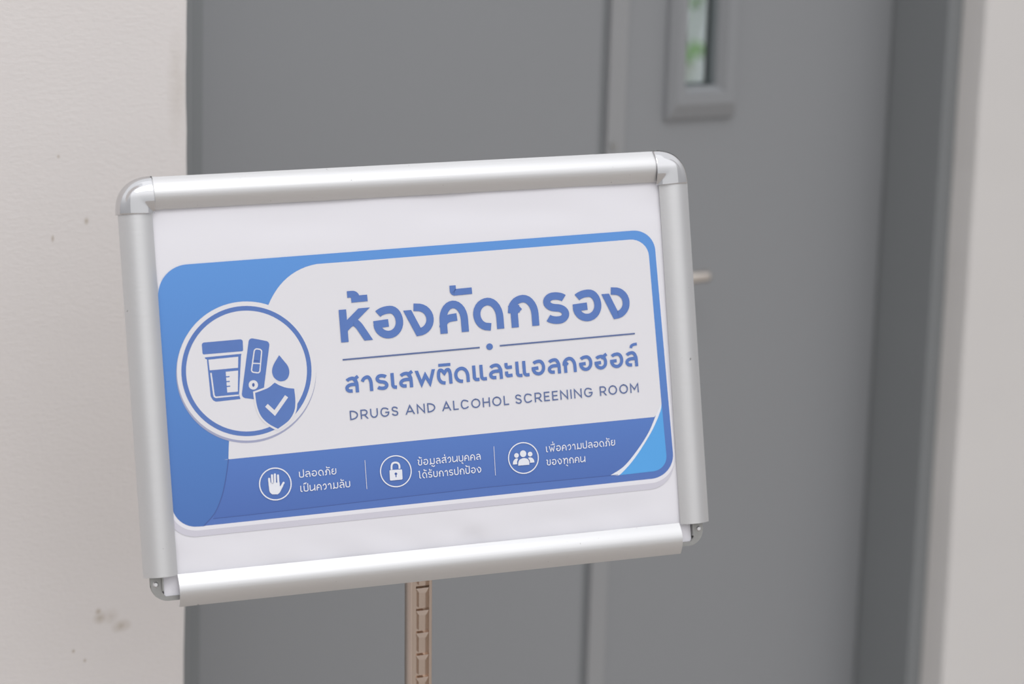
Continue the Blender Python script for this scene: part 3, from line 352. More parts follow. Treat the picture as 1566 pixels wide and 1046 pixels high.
TEXT = {
    'heading': {'a': (-65.36, 27.95), 'b': (97.31, 29.88), 'h': 25.33, 'glyphs': [('ห', 0.0, 23.35), ('อ', 26.78, 50.92), ('ง', 53.21, 75.84), ('ค', 80.46, 103.89), ('ด', 108.38, 133.23), ('ก', 137.54, 162.68), ('ร', 167.26, 188.41), ('อ', 191.8, 216.26), ('ง', 218.5, 240.57), ('้', 7.48, 23.88, 1.17, 1.56), ('ั', 90.72, 109.08, 1.15, 1.47)]},
    'subheading': {'a': (-53.72, -11.61), 'b': (178.75, -8.75), 'h': 12.55, 'glyphs': [('ส', -10.8, 0.16), ('า', 2.21, 11.42), ('ร', 13.9, 23.89), ('เ', 26.12, 30.94), ('ส', 32.69, 43.92), ('พ', 46.32, 62.04), ('ต', 63.65, 76.01), ('ิ', 65.36, 75.42, 1.09, 1.33), ('ด', 77.79, 90.31), ('แ', 92.96, 104.95), ('ล', 106.48, 117.81), ('ะ', 119.61, 126.23), ('แ', 128.85, 140.54), ('อ', 142.19, 153.6), ('ล', 155.7, 166.66), ('ก', 168.49, 180.05), ('อ', 182.33, 193.72), ('ฮ', 195.51, 206.67), ('อ', 208.8, 220.23), ('ล', 221.92, 232.72), ('์', 226.38, 233.0, 1.19, 1.52)]},
    'english0': {'a': (-62.33, -32.76), 'b': (-23.45, -32.28), 'h': 7.34, 'text': 'DRUGS'},
    'english1': {'a': (-17.45, -32.21), 'b': (6.85, -31.91), 'h': 7.4, 'text': 'AND'},
    'english2': {'a': (12.49, -31.84), 'b': (67.81, -31.17), 'h': 7.43, 'text': 'ALCOHOL'},
    'english3': {'a': (73.23, -31.1), 'b': (138.54, -30.31), 'h': 7.51, 'text': 'SCREENING'},
    'english4': {'a': (144.69, -30.23), 'b': (178.1, -29.83), 'h': 7.59, 'text': 'ROOM'},
    'f0': {'a': (-105.83, -73.82), 'b': (-76.22, -73.73), 'h': 4.67, 'text': 'ปลอดภัย'},
    'f1': {'a': (-105.57, -84.91), 'b': (-65.9, -84.66), 'h': 4.77, 'text': 'เป็นความลับ'},
    'f2': {'a': (-10.64, -72.88), 'b': (41.22, -72.52), 'h': 4.74, 'text': 'ข้อมูลส่วนบุคคล'},
    'f3': {'a': (-10.5, -83.09), 'b': (41.05, -82.84), 'h': 4.74, 'text': 'ได้รับการปกป้อง'},
    'f4': {'a': (95.99, -71.59), 'b': (154.85, -71.07), 'h': 4.72, 'text': 'เพื่อความปลอดภัย'},
    'f5': {'a': (95.59, -82.14), 'b': (128.56, -82.09), 'h': 4.72, 'text': 'ของทุกคน'},
}

MMU = 0.001

def fill(bm, pts, z, mi=0):
    vs = [bm.verts.new((p[0] * MMU, p[1] * MMU, z * MMU)) for p in pts]
    f = bm.faces.new(vs); f.material_index = mi
    f.normal_update()
    return f

def offset_sides(pts, w, closed):
    n = len(pts); L, R = [], []
    for i in range(n):
        p = Vector(pts[i])
        a = Vector(pts[i - 1]) if (i > 0 or closed) else None
        b = Vector(pts[(i + 1) % n]) if (i < n - 1 or closed) else None
        d0 = (p - a).normalized() if a is not None else None
        d1 = (b - p).normalized() if b is not None else None
        if d0 is None: d0 = d1
        if d1 is None: d1 = d0
        n0 = Vector((-d0.y, d0.x)); n1 = Vector((-d1.y, d1.x))
        mt = n0 + n1
        if mt.length < 1e-6: mt = n0
        mt.normalize()
        k = 1 / max(mt.dot(n0), 0.42)
        L.append(p + mt * (w / 2 * k)); R.append(p - mt * (w / 2 * k))
    return L, R

LIFT = [0]
def stroke(bm, pts, w, z, mi=0, closed=False, cap=(0.0, 0.0), round_cap=False, cut=(None, None), axis=None):
    LIFT[0] = (LIFT[0] + 1) % 5
    z = z + LIFT[0] * 0.004
    pts = [Vector(p[:2]) for p in pts]
    q = [pts[0]]
    for p in pts[1:]:
        if (p - q[-1]).length > 1e-5: q.append(p)
    pts = q
    if cap and not closed:
        pts[0] = pts[0] + (pts[0] - pts[1]).normalized() * cap[0]
        pts[-1] = pts[-1] + (pts[-1] - pts[-2]).normalized() * cap[1]
    L, R = offset_sides(pts, w, closed)
    if axis is not None:
        org, upv = axis
        for lvl, e_, d in ((cut[0], 0, pts[0] - pts[1]), (cut[1], -1, pts[-1] - pts[-2])):
            if lvl is None: continue
            d = d.normalized()
            for side in (L, R):
                side[e_] = side[e_] + d * ((lvl - (side[e_] - org).dot(upv)) / d.dot(upv))
    lv = [bm.verts.new((p.x * MMU, p.y * MMU, z * MMU)) for p in L]
    rv = [bm.verts.new((p.x * MMU, p.y * MMU, z * MMU)) for p in R]
    n = len(pts)
    for i in range(n if closed else n - 1):
        j = (i + 1) % n
        bm.faces.new((rv[i], rv[j], lv[j], lv[i])).material_index = mi
    if round_cap:
        for p in (pts[0], pts[-1]):
            fill(bm, [(p.x + math.cos(t) * w / 2, p.y + math.sin(t) * w / 2) for t in [2 * math.pi * i / 16 for i in range(16)]], z + 0.004, mi)

def round_path(nodes, n=7):
    """nodes (x, y, r): a polyline whose corners are rounded with near-circular arcs"""
    out = []
    for i, nd in enumerate(nodes):
        p1 = Vector(nd[:2]); r = nd[2] if len(nd) > 2 else 0
        if i == 0 or i == len(nodes) - 1 or r <= 0:
            out.append(p1); continue
        p0 = Vector(nodes[i - 1][:2]); p2 = Vector(nodes[i + 1][:2])
        a = p0 - p1; b = p2 - p1
        la, lb = a.length, b.length
        rad = lambda q: nodes[q][2] if len(nodes[q]) > 2 else 0
        ka = 1.0 if i == 1 or rad(i - 1) <= 0 else 0.5
        kb = 1.0 if i == len(nodes) - 2 or rad(i + 1) <= 0 else 0.5
        da, db = min(r, la * ka), min(r, lb * kb)
        s = p1 + a.normalized() * da; e_ = p1 + b.normalized() * db
        for k_ in range(n + 1):
            t = k_ / n
            b0, b1, b2 = (1 - t) ** 2, 2 * t * (1 - t) * 0.72, t * t
            out.append((s * b0 + p1 * b1 + e_ * b2) / (b0 + b1 + b2))
    return out

# letter skeletons in a unit box: every stroke is a list of (across, up, corner radius)
B = 0.5
GLYPH = {
    'ห': (0.90, [[(0, 0), (0, 1)], [(0.06, 0.44), (0.80, 1.0)], [(0.08, 0.42), (0.34, 0.62, 0.08), (0.60, 0.62, 0.2), (1, 0)]]),
    'อ': (0.88, [[(0.07, 0.86, 0, 'b'), (0.22, 1, 0.2), (1, 1, B), (1, 0, B), (0, 0, B), (0, 0.46, 0, 'b')], [(0.0, 0.445), (0.36, 0.465)]]),
    'ง': (0.84, [[(0.0, 0.76, 0, 'h'), (0.40, 0.0), (1, 0.0, 0.5), (1, 1, 0.46), (0.40, 1)]]),
    'ค': (0.85, [[(0, 0), (0, 1, 0.42), (1, 1, 0.42), (1, 0)], [(0, 0.22), (0.04, 0.44, 0.2), (0.50, 0.47)]]),
    'ด': (0.87, [[(0.44, -0.02), (0.0, 0.0, 0.42), (0, 1, 0.45), (1, 1, 0.45), (1, 0)]]),
    'ต': (0.92, [[(0.42, -0.02), (0.0, 0.0, 0.42), (0, 1, 0.36), (0.30, 1, 0.06), (0.5, 0.74), (0.70, 1, 0.06), (1, 1, 0.36), (1, 0)]]),
    'ก': (0.88, [[(0.10, 0.0), (0.10, 0.48, 0.0), (0.24, 0.60)], [(0.0, 0.58), (0.02, 1, 0.45), (1, 1, 0.45), (1, 0)], [(0.0, 0.60), (0.2, 0.60)]]),
    'ร': (0.76, [[(0.96, 0.88, 0, 'b'), (0.80, 1, 0.18), (0, 1, 0.34), (0, 0.55, 0.24), (1, 0.47, 0.24), (1, 0, 0.36), (0.2, 0, 0.18), (0.03, 0.12, 0, 'b')]]),
    'ล': (0.82, [[(0.05, 0.84, 0, 'b'), (0.20, 1, 0.2), (1, 1, 0.42), (1, 0)], [(1, 0.52), (0, 0.52, 0.3), (0, 0, 0.25), (0.38, 0.02)]]),
    'ส': (0.85, [[(0.05, 0.84, 0, 'b'), (0.20, 1, 0.2), (0.98, 1, 0.42), (0.98, 0)], [(0.98, 0.52), (0, 0.52, 0.3), (0, 0, 0.25), (0.38, 0.02)], [(0.74, 0.90), (1.02, 1.06)]]),
    'า': (0.60, [[(0.03, 0.78), (0.18, 1, 0.2), (1, 1, 0.4), (1, 0)]]),
    'เ': (0.36, [[(0, 1), (0, 0, 0.14), (0.9, 0.0)]]),
    'แ': (0.86, [[(0, 1), (0, 0, 0.14), (0.30, 0.0)], [(0.64, 1), (0.64, 0, 0.14), (0.96, 0.0)]]),
    'พ': (1.08, [[(0.0, 1), (0.24, 0.06), (0.5, 0.72), (0.76, 0.06), (1, 1)]]),
    'ะ': (0.42, [[(0.05, 0.98), (0.05, 0.72, 0.1), (0.95, 0.74)], [(0.05, 0.30), (0.05, 0.06, 0.1), (0.95, 0.08)]]),
    'ฮ': (0.82, [[(0.07, 0.80, 0, 'b'), (0.22, 0.94, 0.2), (0.94, 0.92, 0.36), (0.98, 0, B), (0, 0, B), (0, 0.42, 0, 'b')], [(0, 0.41), (0.36, 0.43)], [(0.66, 0.84), (0.98, 1.02)]]),
    'ป': (0.80, [[(0, 1), (0, 0, 0.2), (1, 0, 0.2), (1, 1.38)]]),
    'ภ': (0.88, [[(0.0, 0.0), (0.24, 0, 0.1), (0.24, 0.5), (0.34, 0.60)], [(0.10, 0.58), (0.12, 1, 0.45), (1, 1, 0.45), (1, 0)], [(0.10, 0.60), (0.3, 0.60)]]),
    'ย': (0.80, [[(0.36, 1), (0.06, 1, 0.12), (0.06, 0.58, 0.12), (0.40, 0.56)], [(0.30, 0.56), (0.0, 0.50, 0.1), (0, 0, 0.3), (1, 0, 0.3), (1, 1)]]),
    'น': (0.95, [[(0, 1), (0, 0, 0.18), (0.50, 0, 0.18), (0.98, 0.40)], [(1, 0), (1, 1)]]),
    'ว': (0.66, [[(0.03, 0.76), (0.2, 1, 0.22), (1, 1, 0.42), (1, 0, 0.36), (0.36, 0)]]),
    'ม': (0.95, [[(0.18, 1), (0.18, 0.0), (0.0, 0.0)], [(0.18, 0.22), (0.5, 0.0, 0.2), (1, 0, 0.22), (1, 1)]]),
    'บ': (0.80, [[(0, 1), (0, 0, 0.2), (1, 0, 0.2), (1, 1)]]),
    'ข': (0.80, [[(0.0, 1), (0.26, 1, 0.1), (0.26, 0.70, 0.05), (0.14, 0.60, 0.06), (0.14, 0, 0.2), (1, 0, 0.2), (1, 1)]]),
    'ไ': (0.46, [[(0.0, 1.30), (0.42, 1.42, 0.1), (0.42, 0, 0.12), (0.95, 0)]]),
    'ท': (0.95, [[(0.0, 1), (0.20, 1, 0.08), (0.20, 0)], [(0.20, 0.50), (0.52, 1, 0.16), (1, 1, 0.26), (1, 0)]]),
    'D': (0.84, [[(0, 0), (0, 1)], [(0, 1), (1, 1, 0.6), (1, 0, 0.6), (0, 0)]]),
    'R': (0.74, [[(0, 0), (0, 1)], [(0, 1), (1, 1, 0.26), (1, 0.40, 0.26), (0, 0.40)], [(0.55, 0.40), (1, 0)]]),
    'U': (0.80, [[(0, 1), (0, 0, 0.36), (1, 0, 0.36), (1, 1)]]),
    'G': (0.92, [[(0.90, 0.84), (0.76, 1, 0.26), (0, 1, 0.5), (0, 0, 0.5), (1, 0, 0.36), (1, 0.46), (0.62, 0.46)]]),
    'S': (0.66, [[(0.94, 0.84), (0.78, 1, 0.2), (0, 1, 0.26), (0, 0.56, 0.22), (1, 0.46, 0.22), (1, 0, 0.26), (0.2, 0, 0.2), (0.02, 0.16)]]),
    'A': (0.94, [[(0, 0), (0.5, 1), (1, 0)], [(0.16, 0.28), (0.84, 0.28)]]),
    'N': (0.84, [[(0, 0), (0, 1), (1, 0), (1, 1)]]),
    'L': (0.58, [[(0, 1), (0, 0), (1, 0)]]),
    'C': (0.88, [[(0.94, 0.84), (0.78, 1, 0.26), (0, 1, 0.5), (0, 0, 0.5), (0.78, 0, 0.26), (0.94, 0.16)]]),
    'O': (1.00, [[(0.5, 1), (1, 1, 0.5), (1, 0, 0.5), (0, 0, 0.5), (0, 1, 0.5), (0.5, 1)]]),
    'H': (0.80, [[(0, 0), (0, 1)], [(1, 0), (1, 1)], [(0, 0.5), (1, 0.5)]]),
    'E': (0.62, [[(1, 1), (0, 1), (0, 0), (1, 0)], [(0, 0.5), (0.9, 0.5)]]),
    'I': (0.13, [[(0.5, 0), (0.5, 1)]]),
    'M': (0.98, [[(0, 0), (0, 1), (0.5, 0.32), (1, 1), (1, 0)]]),
}
# marks drawn in a box of their own
MARK = {
    '้': [[(0.0, 0.96), (0.44, 0.96, 0.12), (0.42, 0.42), (0.26, 0.16, 0, 'b')], [(0.26, 0.12), (1.0, 0.14)]],
    'ั': [[(0.0, 1), (0.0, 0.0, 0.05), (1, 0.08)]],
    'ิ': [[(0.0, 0.5), (1, 0.5)]],
    '์': [[(0.06, 0.0), (0.06, 0.95, 0.3), (1, 0.95)]],
    '็': [[(0.0, 0.0), (0.0, 0.62, 0.2), (0.6, 0.62, 0.1), (0.6, 0.2)], [(0.4, 0.75), (1, 1)]],
    'ู': [[(0.0, 1), (0.35, 1, 0.1), (0.35, 0, 0.15), (1, 0, 0.15), (1, 1)]],
    'ุ': [[(0.4, 1), (0.9, 1, 0.15), (0.9, 0)]],
    '่': [[(0.6, 0), (0.6, 1)]],
    'ื': [[(0.0, 0.0), (1, 0.0)], [(0.62, 0.0), (0.62, 0.9)], [(1, 0.0), (1, 0.9)]],
}

def frame2d(t):
    a, b = Vector(t['a']), Vector(t['b'])
    d = (b - a).normalized()
    return a, d, Vector((-d.y, d.x)), (b - a).length

def draw(bm, strokes, a, d, u, x0, x1, v0, v1, h, s, z, mi=0):
    """strokes fitted so that their inked outline fills x0..x1 across and v0..v1 (times h) up"""
    w = x1 - x0; hh = (v1 - v0) * h
    for st in strokes:
        nodes = []
        for nd in st:
            x = x0 + s / 2 + nd[0] * max(w - s, 0.001)
            y = v0 * h + s / 2 + nd[1] * max(hh - s, 0.001)
            nodes.append((x, y, (nd[2] if len(nd) > 2 else 0) * h * 1.15))
        loc = round_path(nodes)
        cut = [None, None]; cap = [0.0, 0.0]
        for e_, i0, i1 in ((0, 0, 1), (1, -1, -2)):
            dv = (loc[i0] - loc[i1]).normalized()
            nd = st[i0]
            if len(nd) > 3 and nd[3] == 'b':
                continue                                   # plain butt end
            if abs(dv.y) > 0.5 and (nd[1] in (0, 1, 0.0, 1.0) or len(nd) > 3):
                cut[e_] = loc[i0].y + (s / 2 if dv.y > 0 else -s / 2)
            else:
                cap[e_] = s * 0.46
        pts = [a + d * p.x + u * p.y for p in loc]
        stroke(bm, pts, s, z, mi, cap=cap, cut=cut, axis=(a, u))

def text_fixed(bm, t, sk, z, mi=0, kd=1.0):
    a, d, u, _ = frame2d(t); h = t['h']; s = sk * h
    for gph in t['glyphs']:
        if len(gph) == 3:
            draw(bm, GLYPH[gph[0]][1], a, d, u, gph[1], gph[2], 0, 1, h, s, z, mi)
        else:
            draw(bm, MARK[gph[0]], a, d, u, gph[1], gph[2], gph[3], gph[4], h, s * 0.86, z, mi)

def text_auto(bm, t, sk, gap, z, mi=0):
    a, d, u, W = frame2d(t); h = t['h']; s = sk * h
    base = [c for c in t['text'] if c in GLYPH]
    k_ = W / h / (sum(GLYPH[c][0] for c in base) + gap * (len(base) - 1))
    x = 0; x0 = x1 = 0; prev = ''
    for c in t['text']:
        if c in GLYPH:
            x0 = x; x1 = x + GLYPH[c][0] * k_ * h
            draw(bm, GLYPH[c][1], a, d, u, x0, x1, 0, 1, h, s, z, mi)
            x = x1 + gap * k_ * h
            prev = c
        else:
            w = x1 - x0
            l_, r_ = x0 + 0.30 * w, x1
            if prev == 'ป': l_, r_ = x0 + 0.05 * w, x0 + 0.72 * w
            if c in 'ูุ': v0, v1 = -0.44, -0.16
            elif c == '่' and prev == 'ื': v0, v1 = 1.46, 1.72
            elif c == 'ื': v0, v1 = 1.12, 1.40
            else: v0, v1 = 1.14, 1.46
            if c == '็': l_, r_ = x0 + 0.0 * w, x0 + 0.7 * w
            draw(bm, MARK[c], a, d, u, l_, r_, v0, v1, h, s * 0.9, z, mi)
            prev = c

# ------------------------------------------------------------------ the setting
PHI = math.radians(41)
W_DIR = Vector((math.cos(PHI), math.sin(PHI), 0))       # along the door wall, to the right
N_DIR = Vector((-W_DIR.y, W_DIR.x, 0))                  # into the wall
WALL = Matrix.Identity(4)
for i in range(3):
    WALL[i][0] = W_DIR[i]; WALL[i][1] = N_DIR[i]
WALL[0][3], WALL[1][3] = -0.29088, 2.1
S_END = 1.1070       # right corner of the opening
D_FR, D_LEAF = 0.0337, 0.1173
H_OPEN = 2.06

bm = bmesh.new(); box(bm, -6, 7, -7, 8, -0.12, 0)
struct(obj('floor', bm, 'floor'), 'tan concrete floor under the sign and door', 'floor')

def rough_wall(s0, s1, z1, jag_side):
    """plastered wall block whose corner at the opening wavers a little"""
    bm = bmesh.new()
    T = 0.30
    nz = 120
    rows = []
    for i in range(nz + 1):
        z = z1 * i / nz
        j = (noise.noise(Vector((3.1 * jag_side, 0.7, z * 9))) * 0.0016 + noise.noise(Vector((7.7, jag_side, z * 40))) * 0.0006)
        a, b = s0, s1
        if jag_side < 0: b += j
        else: a += j
        c = 0.0035
        if jag_side < 0:
            prof = [(a, T), (a, 0), (b - c, 0), (b - c * 0.3, c * 0.3), (b, c), (b, T)]
        else:
            prof = [(a, T), (a, c), (a + c * 0.3, c * 0.3), (a + c, 0), (b, 0), (b, T)]
        rows.append([bm.verts.new((p[0], p[1], z)) for p in prof])
    n = 6
    for i in range(nz):
        for k_ in range(n):
            bm.faces.new((rows[i][k_], rows[i][(k_ + 1) % n], rows[i + 1][(k_ + 1) % n], rows[i + 1][k_]))
    bm.faces.new(rows[0]); bm.faces.new(rows[-1])
    return bm
struct(obj('wall_left', rough_wall(-1.9, 0.0, 2.9, -1), 'plaster_left', matrix=WALL), 'off-white plastered wall left of the grey door', 'wall')
struct(obj('wall_right', rough_wall(S_END, 3.2, 2.9, 1), 'plaster', matrix=WALL), 'off-white plastered wall right of the grey door', 'wall')
bm = bmesh.new(); box(bm, 0.0, S_END, 0, 0.30, H_OPEN, 2.9)
struct(obj('wall_top', bm, 'plaster', matrix=WALL), 'off-white plastered wall above the grey door', 'wall')

# steel door frame: face, deep jamb and stop, on both sides and along the head
bm = bmesh.new()
F0, F1 = 0.0261, S_END - 0.0261
box(bm, 0.0, F0, D_FR, D_LEAF + 0.055, 0, H_OPEN, 0.0015)
box(bm, F0, 0.088, D_LEAF - 0.008, D_LEAF + 0.055, 0, H_OPEN - F0, 0.0015)
box(bm, F1, S_END, D_FR, D_LEAF + 0.055, 0, H_OPEN, 0.0015)
box(bm, F0, F1, D_FR, D_LEAF + 0.055, H_OPEN - F0, H_OPEN, 0.0015)
struct(obj('trim_1', bm, 'frame', matrix=WALL), 'dark grey steel frame around the double door', 'door frame')

GAP0, GAP1 = 0.6030, 0.6105
bm = bmesh.new(); box(bm, 0.0905, GAP0, D_LEAF, D_LEAF + 0.045, 0.008, H_OPEN - 0.03, 0.0015)
struct(obj('door_1', bm, 'door', matrix=WALL), 'plain grey left leaf of the double door', 'door')

# right leaf with a narrow glazed opening
PX0, PX1, PZ0, PZ1 = 0.7255, 0.7765, 1.2385, 1.86
bm = bmesh.new()
ld0, ld1 = D_LEAF, D_LEAF + 0.045
LX0, LX1, LZ0, LZ1 = GAP1, F1 - 0.003, 0.008, H_OPEN - 0.03
box(bm, LX0, PX0, ld0, ld1, LZ0, LZ1)
LM = ld0 + 0.0145
box(bm, PX1, LX1, ld0, LM, LZ0, LZ1)
box(bm, PX1 + 0.05, LX1, LM, ld1, LZ0, LZ1)
box(bm, PX0, PX1, ld0, LM, LZ0, PZ0)
box(bm, PX0, PX1, ld0, LM, PZ1, LZ1)
box(bm, PX0, PX1 + 0.05, LM, ld1, LZ0, PZ0)
box(bm, PX0, PX1 + 0.05, LM, ld1, PZ1, LZ1)
door2 = struct(obj('door_2', bm, 'door', matrix=WALL), 'grey right leaf of the double door with narrow glazed slot and lever handle', 'door')
bm = bmesh.new(); box(bm, GAP1 + 0.002, 0.6385, ld0 - 0.004, ld0, LZ0, LZ1, 0.001)
st = obj('cover_strip', bm, 'strip', door2)
bm = bmesh.new()
for (s_, z_) in ((0.6215, 1.177), (0.6215, 0.55), (0.6215, 1.75)):
    cyl(bm, (s_, ld0 - 0.006, z_), (s_, ld0 - 0.0035, z_), 0.004, 12)
obj('screw', bm, 'zinc', st)
# bevelled glazing frame
bm = bmesh.new()
def ring(o0, o1, oz0, oz1, y):
    return [bm.verts.new(v) for v in ((o0, y, oz0), (o1, y, oz0), (o1, y, oz1), (o0, y, oz1))]
levels = [ring(0.6985, 0.8075, 1.2015, 1.897, ld0), ring(0.7000, 0.8060, 1.2030, 1.8955, ld0 - 0.006), ring(0.7070, 0.7990, 1.2190, 1.882, ld0 - 0.013),
          ring(0.7190, 0.7840, 1.2310, 1.868, ld0 - 0.013), ring(PX0, PX1, PZ0, PZ1, ld0 - 0.004), ring(PX0, PX1, PZ0, PZ1, ld0 + 0.002)]
for a_, b_ in zip(levels, levels[1:]):
    for i in range(4):
        bm.faces.new((a_[i], a_[(i + 1) % 4], b_[(i + 1) % 4], b_[i]))
obj('glazing_frame', bm, 'door', door2)
bm = bmesh.new(); box(bm, GAP0 + 0.0005, GAP1 - 0.0002, ld0 + 0.0022, ld1 - 0.004, LZ0, LZ1)
obj('rebate', bm, 'frame', door2)
bm = bmesh.new(); box(bm, PX0, PX1, ld0 + 0.003, ld0 + 0.009, PZ0, PZ1)
obj('glass_pane', bm, 'glass', door2)
bm = bmesh.new()
box(bm, PX1 - 0.0015, PX1, ld0 + 0.009, LM, PZ0, PZ1); box(bm, PX0, PX0 + 0.0015, ld0 + 0.009, LM, PZ0, PZ1)
box(bm, PX0, PX1, ld0 + 0.009, LM, PZ0, PZ0 + 0.0015)
obj('gasket', bm, 'gasket', door2)
# lever handle
HZ = 1.0305
bm = bmesh.new()
cyl(bm, (0.664, ld0, HZ), (0.664, ld0 - 0.009, HZ), 0.026, 32)
cyl(bm, (0.664, ld0 - 0.009, HZ), (0.664, ld0 - 0.045, HZ), 0.010, 20)
handle = obj('door_handle', bm, 'steel', door2)
bm = bmesh.new()
box(bm, 0.655, 0.737, ld0 - 0.052, ld0 - 0.040, HZ - 0.0065, HZ + 0.0065, 0.005)
obj('lever', bm, 'steel', handle, smooth=True)

# room seen through the slot
bm = bmesh.new(); box(bm, -1.5, 3.5, 3.2, 3.35, 0, 2.9)
struct(obj('wall_back', bm, 'room', matrix=WALL), 'pale teal wall seen blurred through the glazed slot', 'wall')
cabm = Matrix.Translation((0.33, 4.22, 0))
cab = thing('cabinet', 'pale grey cabinet carrying the plant, beyond the glazed slot', 'cabinet', cabm)
bm = bmesh.new(); box(bm, -0.3, 0.3, -0.2, 0.2, 0.05, 1.03, 0.004); obj('cabinet_body', bm, 'cabinet', cab)
bm = bmesh.new(); box(bm, -0.32, 0.32, -0.22, 0.22, 1.03, 1.055, 0.004); obj('cabinet_top', bm, 'cabinet', cab)
bm = bmesh.new(); box(bm, -0.28, 0.28, -0.18, 0.18, 0, 0.05); obj('plinth', bm, 'gasket', cab)
for sd in (-1, 1):
    bm = bmesh.new(); box(bm, min(sd * 0.004, sd * 0.292), max(sd * 0.004, sd * 0.292), -0.216, -0.2, 0.07, 1.01, 0.002); d_ = obj('door', bm, 'cabinet', cab)
    bm = bmesh.new(); box(bm, sd * 0.03 - 0.006, sd * 0.03 + 0.006, -0.235, -0.216, 0.5, 0.62, 0.002); obj('pull', bm, 'steel', d_)
pl = thing('potted_plant', 'green leafy plant in a white pot, blurred behind the glazed slot', 'plant', Matrix.Translation((0.276, 4.2, 1.055)))
bm = bmesh.new()
prof = [(0.022, 0), (0.027, 0.03), (0.031, 0.08), (0.032, 0.105), (0.029, 0.105), (0.027, 0.08)]
rings = [[bm.verts.new((r_ * math.cos(t), r_ * math.sin(t), z_)) for t in [2 * math.pi * i / 24 for i in range(24)]] for r_, z_ in prof]
for a_, b_ in zip(rings, rings[1:]):
    for i in range(24): bm.faces.new((a_[i], a_[(i + 1) % 24], b_[(i + 1) % 24], b_[i]))
bm.faces.new(rings[0]); bm.faces.new(rings[-1])
obj('pot', bm, 'pot', pl, smooth=True)
bs, bl = bmesh.new(), bmesh.new()
tips = [(0.012, 0.0, 0.118), (-0.02, 0.01, 0.125), (0.02, -0.015, 0.112), (-0.01, 0.0, 0.185), (-0.03, 0.01, 0.192), (-0.05, 0.02, 0.12), (-0.02, -0.02, 0.25), (0.035, 0.01, 0.205)]
for n_, (x, y, z) in enumerate(tips):
    cyl(bs, (x * 0.2, y * 0.2, 0.08), (x, y, z), 0.002, 6)
    ang = n_ * 2.4
    dx, dy = math.cos(ang), math.sin(ang)
    L_ = 0.036
    mid = []
    for j in range(7):
        t = j / 6
        c_ = Vector((x + dx * L_ * t, y + dy * L_ * t, z + 0.012 * math.sin(t * 3)))
        w_ = 0.016 * math.sin(math.pi * (0.06 + 0.9 * t))
        mid.append((bl.verts.new(c_ + Vector((-dy * w_, dx * w_, 0.010))), bl.verts.new(c_), bl.verts.new(c_ + Vector((dy * w_, -dx * w_, -0.010)))))
    for q, r_ in zip(mid, mid[1:]):
        bl.faces.new((q[0], q[1], r_[1], r_[0])); bl.faces.new((q[1], q[2], r_[2], r_[1]))
obj('stems', bs, 'stem', pl); lf = obj('foliage', bl, 'leaf', pl, smooth=True)
sol = lf.modifiers.new('thickness', 'SOLIDIFY'); sol.thickness = 0.0008

# ------------------------------------------------------------------ sign stand
XA = Vector((.9472, .3180, .0416)).normalized()
UA = Vector((-.0954, .1555, .9832)); UA = (UA - XA * UA.dot(XA)).normalized()
NA = XA.cross(UA)
SC = Vector((-.0680, 1.8351, 1.0748))
SIGN = Matrix.Identity(4)
for i in range(3):
    SIGN[i][0], SIGN[i][1], SIGN[i][2], SIGN[i][3] = XA[i], UA[i], NA[i], SC[i]

POLE_TOP = Vector((-0.0735, 1.878, 1.045))
lean = math.radians(1.1)
POLE_FOOT = POLE_TOP + Vector((math.tan(lean) * 1.045, 0, -1.045))
stand_m = Matrix.Translation(POLE_FOOT)
stand = thing('sign_stand', 'silver snap-frame sign stand on a ratchet post in front of the grey door', 'sign stand', stand_m)
inv = stand_m.inverted()
IN_STAND = inv @ SIGN

# base plate on the floor
bm = bmesh.new()
pts = [(0.20 * math.copysign(abs(math.cos(t)) ** 0.5, math.cos(t)), 0.15 * math.copysign(abs(math.sin(t)) ** 0.5, math.sin(t))) for t in [2 * math.pi * i / 48 for i in range(48)]]
prism(bm, pts, 0.0, 0.010)
cyl(bm, (0, 0, 0.010), (0, 0, 0.05), 0.022, 24)
obj('base', bm, 'zinc', stand)

# square post with a ratchet strip in its front face
pole_len = 1.045
pm = Matrix.Translation(POLE_TOP - POLE_FOOT) @ Matrix.Rotation(-lean, 4, 'Y') @ Matrix.Rotation(math.radians(24), 4, 'Z')
A_ = 0.0094
bm = bmesh.new()
def rsq(h_, r_, n_=5):
    o_ = []
    for cx, cy, a0 in ((1, 1, 0), (-1, 1, 90), (-1, -1, 180), (1, -1, 270)):
        for j in range(n_ + 1):
            t = math.radians(a0 + 90 * j / n_)
            o_.append((cx * (h_ - r_) + r_ * math.cos(t), cy * (h_ - r_) + r_ * math.sin(t)))
    return o_
outer_p = rsq(A_, 0.0032)
